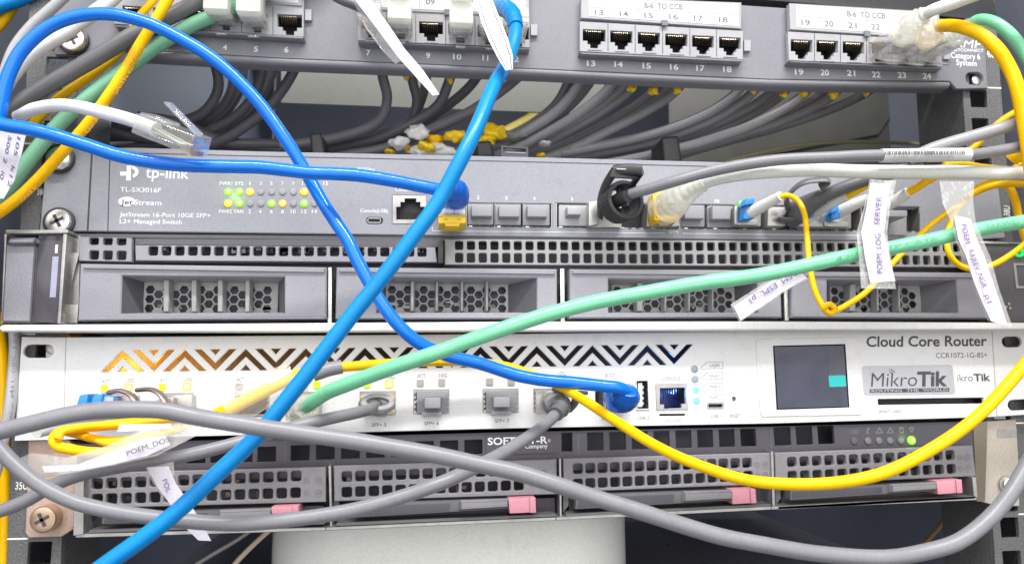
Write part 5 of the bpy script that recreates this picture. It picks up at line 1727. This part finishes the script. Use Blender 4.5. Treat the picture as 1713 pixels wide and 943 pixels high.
# --- black bundles behind the patch panel
BG = {'left': [[(330, 60), (358, 105), (364, 150), (340, 188), (290, 205), (190, 212)], [(360, 60), (388, 110), (385, 158), (350, 200), (290, 222), (170, 230)], [(400, 70), (408, 115), (396, 160), (360, 205), (300, 232), (180, 243)],
               [(440, 70), (440, 112), (425, 158), (390, 198), (330, 226), (200, 252)], [(470, 70), (458, 112), (440, 155), (405, 200), (350, 232), (230, 256)], [(510, 70), (494, 113), (465, 160), (425, 200), (370, 235), (250, 262)],
               [(230, 195), (300, 205), (370, 235), (440, 240), (520, 242), (600, 240)], [(180, 220), (280, 238), (370, 248), (450, 252), (520, 252), (620, 248)]],
      'middle': [[(636, 90), (640, 128), (648, 165), (636, 200), (590, 225), (470, 245)], [(686, 90), (690, 135), (697, 170), (684, 205), (620, 228), (500, 243)], [(716, 100), (712, 140), (700, 178), (680, 210), (600, 238), (480, 254)],
                 [(762, 100), (750, 140), (735, 172), (700, 200), (640, 228), (540, 250)], [(815, 100), (792, 138), (755, 172), (715, 202), (650, 232), (560, 256)], [(880, 118), (835, 155), (790, 185), (730, 214), (660, 243), (560, 264)]],
      'right': [[(985, 100), (968, 140), (940, 178), (896, 211), (845, 236), (750, 264)], [(1060, 110), (1036, 150), (988, 188), (932, 220), (880, 247), (795, 273)], [(1135, 112), (1110, 153), (1050, 195), (984, 230), (926, 256), (850, 282)], [(965, 100), (950, 140), (930, 175), (890, 208), (840, 232), (740, 262)], [(1005, 100), (985, 142), (950, 180), (900, 214), (850, 240), (760, 266)], [(1040, 110), (1018, 148), (975, 185), (920, 218), (870, 244), (790, 270)],
                [(1078, 110), (1052, 152), (1000, 190), (945, 222), (890, 250), (800, 276)], [(1115, 110), (1090, 156), (1030, 198), (965, 232), (915, 256), (840, 280)], [(1155, 110), (1130, 152), (1070, 192), (1000, 228), (940, 256), (860, 284)]],
      'far right': [[(1262, 112), (1232, 155), (1190, 186), (1130, 212), (1060, 232), (940, 256)], [(1322, 112), (1285, 158), (1225, 195), (1155, 224), (1080, 246), (970, 265)], [(1405, 112), (1372, 160), (1295, 203), (1205, 236), (1115, 262), (1020, 280)], [(1290, 110), (1258, 155), (1212, 190), (1150, 218), (1080, 240), (960, 262)], [(1340, 110), (1308, 158), (1240, 200), (1160, 230), (1080, 252), (980, 268)], [(1372, 110), (1342, 160), (1270, 204), (1180, 236), (1090, 260), (1000, 276)],
                    [(1425, 110), (1392, 160), (1310, 202), (1220, 232), (1130, 258), (1040, 276)], [(1490, 120), (1448, 156), (1360, 194), (1270, 222), (1170, 250), (1080, 276)]]}
for key, lst in BG.items():
    for i, pts in enumerate(lst):
        dd = -24 - 7 * ((i * 2) % 5) - (10 if key == 'left' else 0)
        P = [(u, v, dd - 6 * k) for k, (u, v) in enumerate(pts)]
        tag(cable('network_cable', P, 5.6, M_bgr if 'right' in key else M_bgc, '', n=14), 'dark grey cable curving down behind the patch panel in the %s hanging bundle' % key, 'cable', 'cables in the %s bundle behind the patch panel' % key)
for u0, u1, v0, v1, lb in ((517, 545, 222, 262, 'black strap round the cable bundle just left of the middle above the switch'), (1107, 1142, 228, 272, 'black strap round the right-hand cable bundle above the switch'), (795, 828, 236, 262, 'black strap end beside the yellow-tipped leads above the switch')):
    b = MB()
    b.pbox([(u0, v0), (u1 - 6, v0 - 2), (u1, v1), (u0 + 4, v1 + 2)], -44, -22, M_ring)
    tag(b.build('cable_strap', bev=2.0, seg=3), lb, 'strap', 'straps round the hanging cables')
for i, (u, v, w) in enumerate(((679, 126, 8), (752, 132, 10), (1057, 146, 13), (1092, 151, 14), (1134, 149, 13), (1261, 150, 9), (1311, 157, 10), (1343, 156, 10), (1395, 158, 14), (1450, 153, 6))):
    b = MB()
    c = W(u, v + 1, -13)
    blob(b, c, w / 5.6, 2.2, 2.0, M_yplast, .7, .5, i * 2.1)
    tag(b.build('cable_tie', sharp=80), 'orange-yellow tie on a dark cable just under the patch panel edge, number %d of the row from the left by position' % (i + 1) if False else
        'orange-yellow tie on a dark cable hanging ' + ('just left of the white tail label', 'just right of the white tail label', 'below the socket number 14', 'below the socket number 15', 'below the socket number 16', 'right of socket number 18', 'left of socket number 19', 'below the socket number 19', 'below the socket number 20', 'below and left of socket number 22')[i], 'cable tie', 'yellow ties on the hanging cables')
JK = ((716, 246, 26, 12, M_yplast, 'yellow crumpled tape'), (762, 228, 30, 14, M_yplast, 'yellow plastic tip'), (812, 236, 30, 12, M_yplast, 'low yellow plastic end'), (700, 222, 30, 16, M_whc, 'white crumpled plastic'), (668, 240, 26, 14, M_whc, 'small white lump'), (722, 252, 60, 18, M_whc, 'long white wrapping'), (826, 222, 34, 22, M_yplast, 'big yellow plastic end'), (728, 235, 28, 10, M_yel, 'orange-yellow tape end'),
      (652, 255, 14, 6, M_yel, 'tiny yellow tip'), (680, 249, 9, 10, M_yel, 'small yellow tip'), (698, 220, 30, 9, M_whc, 'white cable tip'), (912, 241, 18, 5, M_whc, 'thin white cable tip'), (905, 262, 14, 6, M_yel, 'yellow tip at right'), (838, 228, 60, 14, M_backp, 'grey lump'))
for i, (u, v, w, h_, m, nm) in enumerate(JK):
    b = MB()
    n_ = 9
    blob(b, W(u, v, -30 - i), w / 5.2, 4.5, h_ / 4.4, m, .5, .3, i * 3.3)
    tag(b.build('cable_end', sharp=80), nm + ' among the dark cables just above the switch top edge', 'cable end', 'loose cable ends above the switch')
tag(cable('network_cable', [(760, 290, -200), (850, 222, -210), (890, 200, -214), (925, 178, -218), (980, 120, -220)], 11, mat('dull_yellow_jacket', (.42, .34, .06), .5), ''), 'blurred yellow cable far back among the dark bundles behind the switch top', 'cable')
b = MB()
b.plate(mm([(838, 243), (884, 246), (884, 266), (838, 264)], -9), [mm([(842, 247), (880, 249), (880, 254), (842, 253)], -9)], -9, 1.2, M_gloss, .15)
b.pbox([(846, 254), (880, 255.5), (880, 257), (846, 255.5)], -9, -8.7, M_loff)
tag(b.build('plastic_clip'), 'small dark plastic clip standing on the top edge of the switch', 'clip')
tag(cable('wire', [(1180, 282, -60), (1260, 258, -66), (1340, 243, -70), (1430, 237, -72), (1536, 241, -74)], 2.4, mat('olive_wire', (.34, .32, .18), .5), ''), 'thin olive wire arching through the dark slot above the right half of the switch', 'wire')
tag(cable('wire', [(1586, 850, -60), (1574, 876, -70), (1552, 902, -80), (1520, 940, -90)], 2.6, mat('tan_wire', (.42, .28, .10), .5), ''), 'tan wire hanging under the right end of the lowest server', 'wire')
tag(cable('wire', [(470, 870, -40), (435, 900, -40), (400, 935, -40), (380, 960, -40)], 2.6, mat('pale_tan_wire', (.58, .46, .34), .5), ''), 'pale tan wire slanting down under the lowest server right of the blue cable', 'wire')
tag(cable('wire', [(450, 865, -60), (400, 900, -60), (350, 930, -60), (300, 960, -60)], 2.2, M_greyl, ''), 'grey wire slanting beside the tan one under the lowest server', 'wire')
r = ctree('network_cable', (22, 620, 4), 'grey printed cable running down the left rail beside the white router', 'cable')
gj = cable('jacket', [(24, 535, 1), (25, 580, 4), (22, 630, 6), (17, 675, 8), (8, 720, 8), (-6, 780, 8)], 4.8, M_greyl, '', parent=r)
t = MB()
t.text('30 S  H11  09%  J 5', 20, 705, 29, 566, 9.6, M_inkg, 6.5)
engrave(t, gj)

# ================================================================= FLAG LABELS
def ribbon(name, pairs, m, parent=None, th=.16):
    """thin strip through px pairs (uL,vL,uR,vR,d)"""
    b = MB()
    if name == 'sleeve':
        pairs = [(*p[:4], p[4] - 1.3) for p in pairs]
    vs = [W(p[0], p[1], p[4]) for p in pairs] + [W(p[2], p[3], p[4]) for p in pairs]
    k = len(pairs)
    vs += [p + Vector((0, th, 0)) for p in vs]
    fs = []
    for i in range(k - 1):
        fs += [[i, i + k, i + k + 1, i + 1], [2 * k + i, 2 * k + i + 1, 3 * k + i + 1, 3 * k + i], [i, i + 1, 2 * k + i + 1, 2 * k + i], [k + i, 3 * k + i, 3 * k + i + 1, k + i + 1]]
    fs += [[0, 2 * k, 3 * k, k], [k - 1, 2 * k - 1, 4 * k - 1, 3 * k - 1]]
    b.add(vs, fs, m)
    return b.build(name, parent, sharp=70)


f = thing('flag_label', W(1467, 300, 78), 'white flag label reading POEM_LOG_SERVER hanging in a clear sleeve over the green cable', 'label')
ribbon('sleeve', [(1455, 300, 1500, 302, 77), (1446, 345, 1489, 345, 77), (1433, 388, 1484, 390, 77.5), (1437, 430, 1490, 432, 77.5), (1441, 482, 1499, 483, 77.5)], C_sleeve, f)
pa = ribbon('paper', [(1456, 306, 1490, 308, 76.6), (1450, 345, 1484, 345, 76.6), (1441, 388, 1479, 388, 77.1), (1447, 430, 1488, 431, 77.1), (1456, 473, 1498, 470, 77.1)], M_paper, f)
t = MB()
t.text('POEM_LOG_', 1477, 457, 1472.5, 384, 77.6, M_inkb, 9.5)
t.text('SERVER', 1471, 377, 1475.5, 330, 77.6, M_inkb, 9.5)
engrave(t, pa)
f = thing('flag_label', W(1600, 305, 76), 'white flag label in a long clear sleeve hanging at right over the yellow loop', 'label')
ribbon('sleeve', [(1572, 303, 1630, 303, 75), (1577, 340, 1628, 335, 76), (1592, 372, 1632, 370, 77), (1600, 405, 1645, 403, 77), (1618, 440, 1657, 430, 77), (1633, 490, 1672, 485, 77), (1653, 536, 1694, 547, 77)], C_sleeve, f)
pa = ribbon('paper', [(1596, 360, 1624, 366, 76.6), (1603, 400, 1634, 400, 76.6), (1616, 428, 1646, 426, 76.6), (1629, 470, 1660, 468, 76.6), (1643, 505, 1672, 502, 76.6), (1658, 537, 1686, 545, 76.6)], M_paper, f)
t = MB()
t.text('POEM_', 1608, 376, 1617, 415, 77.6, M_inkb, 9.5)
t.text('RAJEEV_NGR', 1620, 419, 1644, 482, 77.6, M_inkb, 9.5)
t.text('_p1', 1644, 484, 1652, 507, 77.6, M_inkb, 9.5)
engrave(t, pa)
f = thing('flag_label', W(1340, 455, 40), 'white flag label with upside-down lettering slanting behind the green cable', 'label')
ribbon('sleeve', [(1326, 444, 1353, 466, 41), (1290, 466, 1312, 489, 41), (1222, 509, 1237, 539, 41)], C_sleeve, f)
pa = ribbon('paper', [(1328, 447, 1350, 465, 40.6), (1290, 470, 1310, 488, 40.6), (1227, 512, 1239, 536, 40.6)], M_paper, f)
t = MB()
t.text('POEM_ESPL_p1', 1340, 446, 1252, 500, 41.6, M_inkb, 8.5)
engrave(t, pa)
f = thing('flag_label', W(20, 265, 60), 'white sticker with violet handwriting at the left edge under the blue cable', 'label')
pa = ribbon('paper', [(-6, 205, 44, 222, 43), (-10, 250, 35, 262, 43), (-14, 290, 24, 302, 43), (-20, 330, 6, 332, 43)], M_paper, f)
t = MB()
t.text('105  k12', 29, 228, 12, 312, 43.2, M_inkb, 5.5, 0, .2)
t.text('500 2  l0', 14, 226, -1, 300, 43.2, M_inkb, 5.5, 0, .2)
engrave(t, pa)
f = thing('flag_label', W(660, 80, 44), 'long white blank tail label hanging from the top edge across the patch panel', 'label')
pa = ribbon('paper', [(580, -22, 606, -22, 40), (594, 0, 620, 0, 42), (632, 50, 650, 42, 45), (667, 97, 677, 82, 48), (696, 129, 708, 118, 52), (724, 160, 735, 158, 56)], M_paperw, f, .3)
ribbon('sleeve', [(590, 0, 600, -8, 38), (612, 48, 634, 44, 40), (640, 85, 668, 84, 42), (662, 108, 674, 98, 44)], C_sleeve, f)
f = thing('flag_label', W(180, 760, 84), 'crumpled clear flag label with a white strip lying over the yellow loop at lower left', 'label')
ribbon('sleeve', [(10, 777, 14, 781, 80), (52, 757, 62, 800, 82), (110, 765, 110, 792, 83), (180, 745, 190, 778, 84), (245, 716, 262, 762, 84), (300, 708, 315, 735, 83), (345, 712, 340, 722, 82)], clear('crumpled_sleeve', '#ffffff', .24, .1, .75), f)
pa = ribbon('paper', [(70, 779, 74, 790, 83), (130, 776, 134, 786, 84), (180, 757, 190, 776, 85), (235, 733, 246, 762, 85), (278, 728, 285, 744, 84.6)], M_paper, f)
t = MB()
t.text('POEM_DOS', 213, 762, 284, 738, 86, M_ink, 9)
engrave(t, pa)
ribbon('folded_end', [(200, 709, 196, 722, 82), (285, 708, 290, 716, 83)], M_paperw, f)
f = thing('flag_label', W(285, 820, 62), 'narrow white flag label hanging behind the blue cable over the lowest server', 'label')
ribbon('sleeve', [(240, 772, 290, 770, 61), (252, 800, 292, 800, 61), (268, 826, 300, 824, 61)], C_sleeve, f)
pa = ribbon('paper', [(246, 781, 282, 779, 60.6), (262, 812, 294, 808, 60.6), (290, 850, 318, 842, 60.6), (310, 882, 341, 880, 60.6), (332, 903, 353, 904, 60.6)], M_paper, f)
t = MB()
t.text('POL', 271, 803, 279, 824, 61.6, M_inkb, 8)
engrave(t, pa)
# ================================================================= LIGHT, CAMERA, VIEW
def area(name, loc, tgt, sx, sy, en, col=(1, 1, 1)):
    ld = bpy.data.lights.new(name, 'AREA')
    ld.shape = 'RECTANGLE'
    ld.size, ld.size_y = sx, sy
    ld.energy = en
    ld.color = col
    o = bpy.data.objects.new(name, ld)
    COL.objects.link(o)
    o.location = loc
    o.rotation_euler = (Vector(tgt) - Vector(loc)).to_track_quat('-Z', 'Y').to_euler()
    return o


area('ceiling_tube', (0.05, -0.80, 1.30), (0, 0, 0.03), 1.5, .08, 30, (1, .98, .96))
area('front_fill', (-.25, -1.35, .95), (0, 0, 0.03), 3.2, 1.9, 30, (1, .99, .98))  # added broad soft fill from the upper front
area('low_fill', (.1, -1.7, -.35), (0, 0, 0.0), 3.2, 1.6, 11, (1, .99, .98))
area('added_cabinet_fill', (0.0, .60, .40), (0, .1, 0.0), .5, .1, .5, (.85, .93, 1))  # added fill inside the cabinet to lift its dark gaps
w = bpy.data.worlds.new('World')
SC.world = w
w.use_nodes = True
nt = w.node_tree
bg = nt.nodes['Background']
tc = nt.nodes.new('ShaderNodeTexCoord')
sp = nt.nodes.new('ShaderNodeSeparateXYZ')
rp_ = nt.nodes.new('ShaderNodeValToRGB')
mr = nt.nodes.new('ShaderNodeMapRange')
mr.inputs['From Min'].default_value = -1
nt.links.new(tc.outputs['Generated'], sp.inputs[0])
nt.links.new(sp.outputs['Z'], mr.inputs['Value'])
nt.links.new(mr.outputs['Result'], rp_.inputs['Fac'])
e = rp_.color_ramp.elements
e[0].position, e[0].color = .2, (.42, .42, .43, 1)
e[1].position, e[1].color = .75, (1, 1, 1, 1)
nt.links.new(rp_.outputs['Color'], bg.inputs['Color'])
bg.inputs['Strength'].default_value = .5
cd = bpy.data.cameras.new('camera')
cam = bpy.data.objects.new('camera', cd)
COL.objects.link(cam)
cd.sensor_width = 36
cd.lens = 36 * F / 1713
cd.dof.use_dof = True
cd.dof.focus_distance = .325
cd.dof.aperture_fstop = 17
cd.clip_start, cd.clip_end = .01, 20
m4 = Matrix.Identity(4)
for i in range(3):
    m4[i][0], m4[i][1], m4[i][2] = ROT[i][0], ROT[i][2], -ROT[i][1]
m4.translation = CAM / 1000
cam.matrix_world = m4
SC.camera = cam
SC.render.engine = 'CYCLES'
SC.cycles.max_bounces = 8
SC.cycles.transparent_max_bounces = 16
SC.view_settings.view_transform = 'Standard'
SC.view_settings.look = 'None'
SC.view_settings.exposure = .2
SC.view_settings.gamma = 1
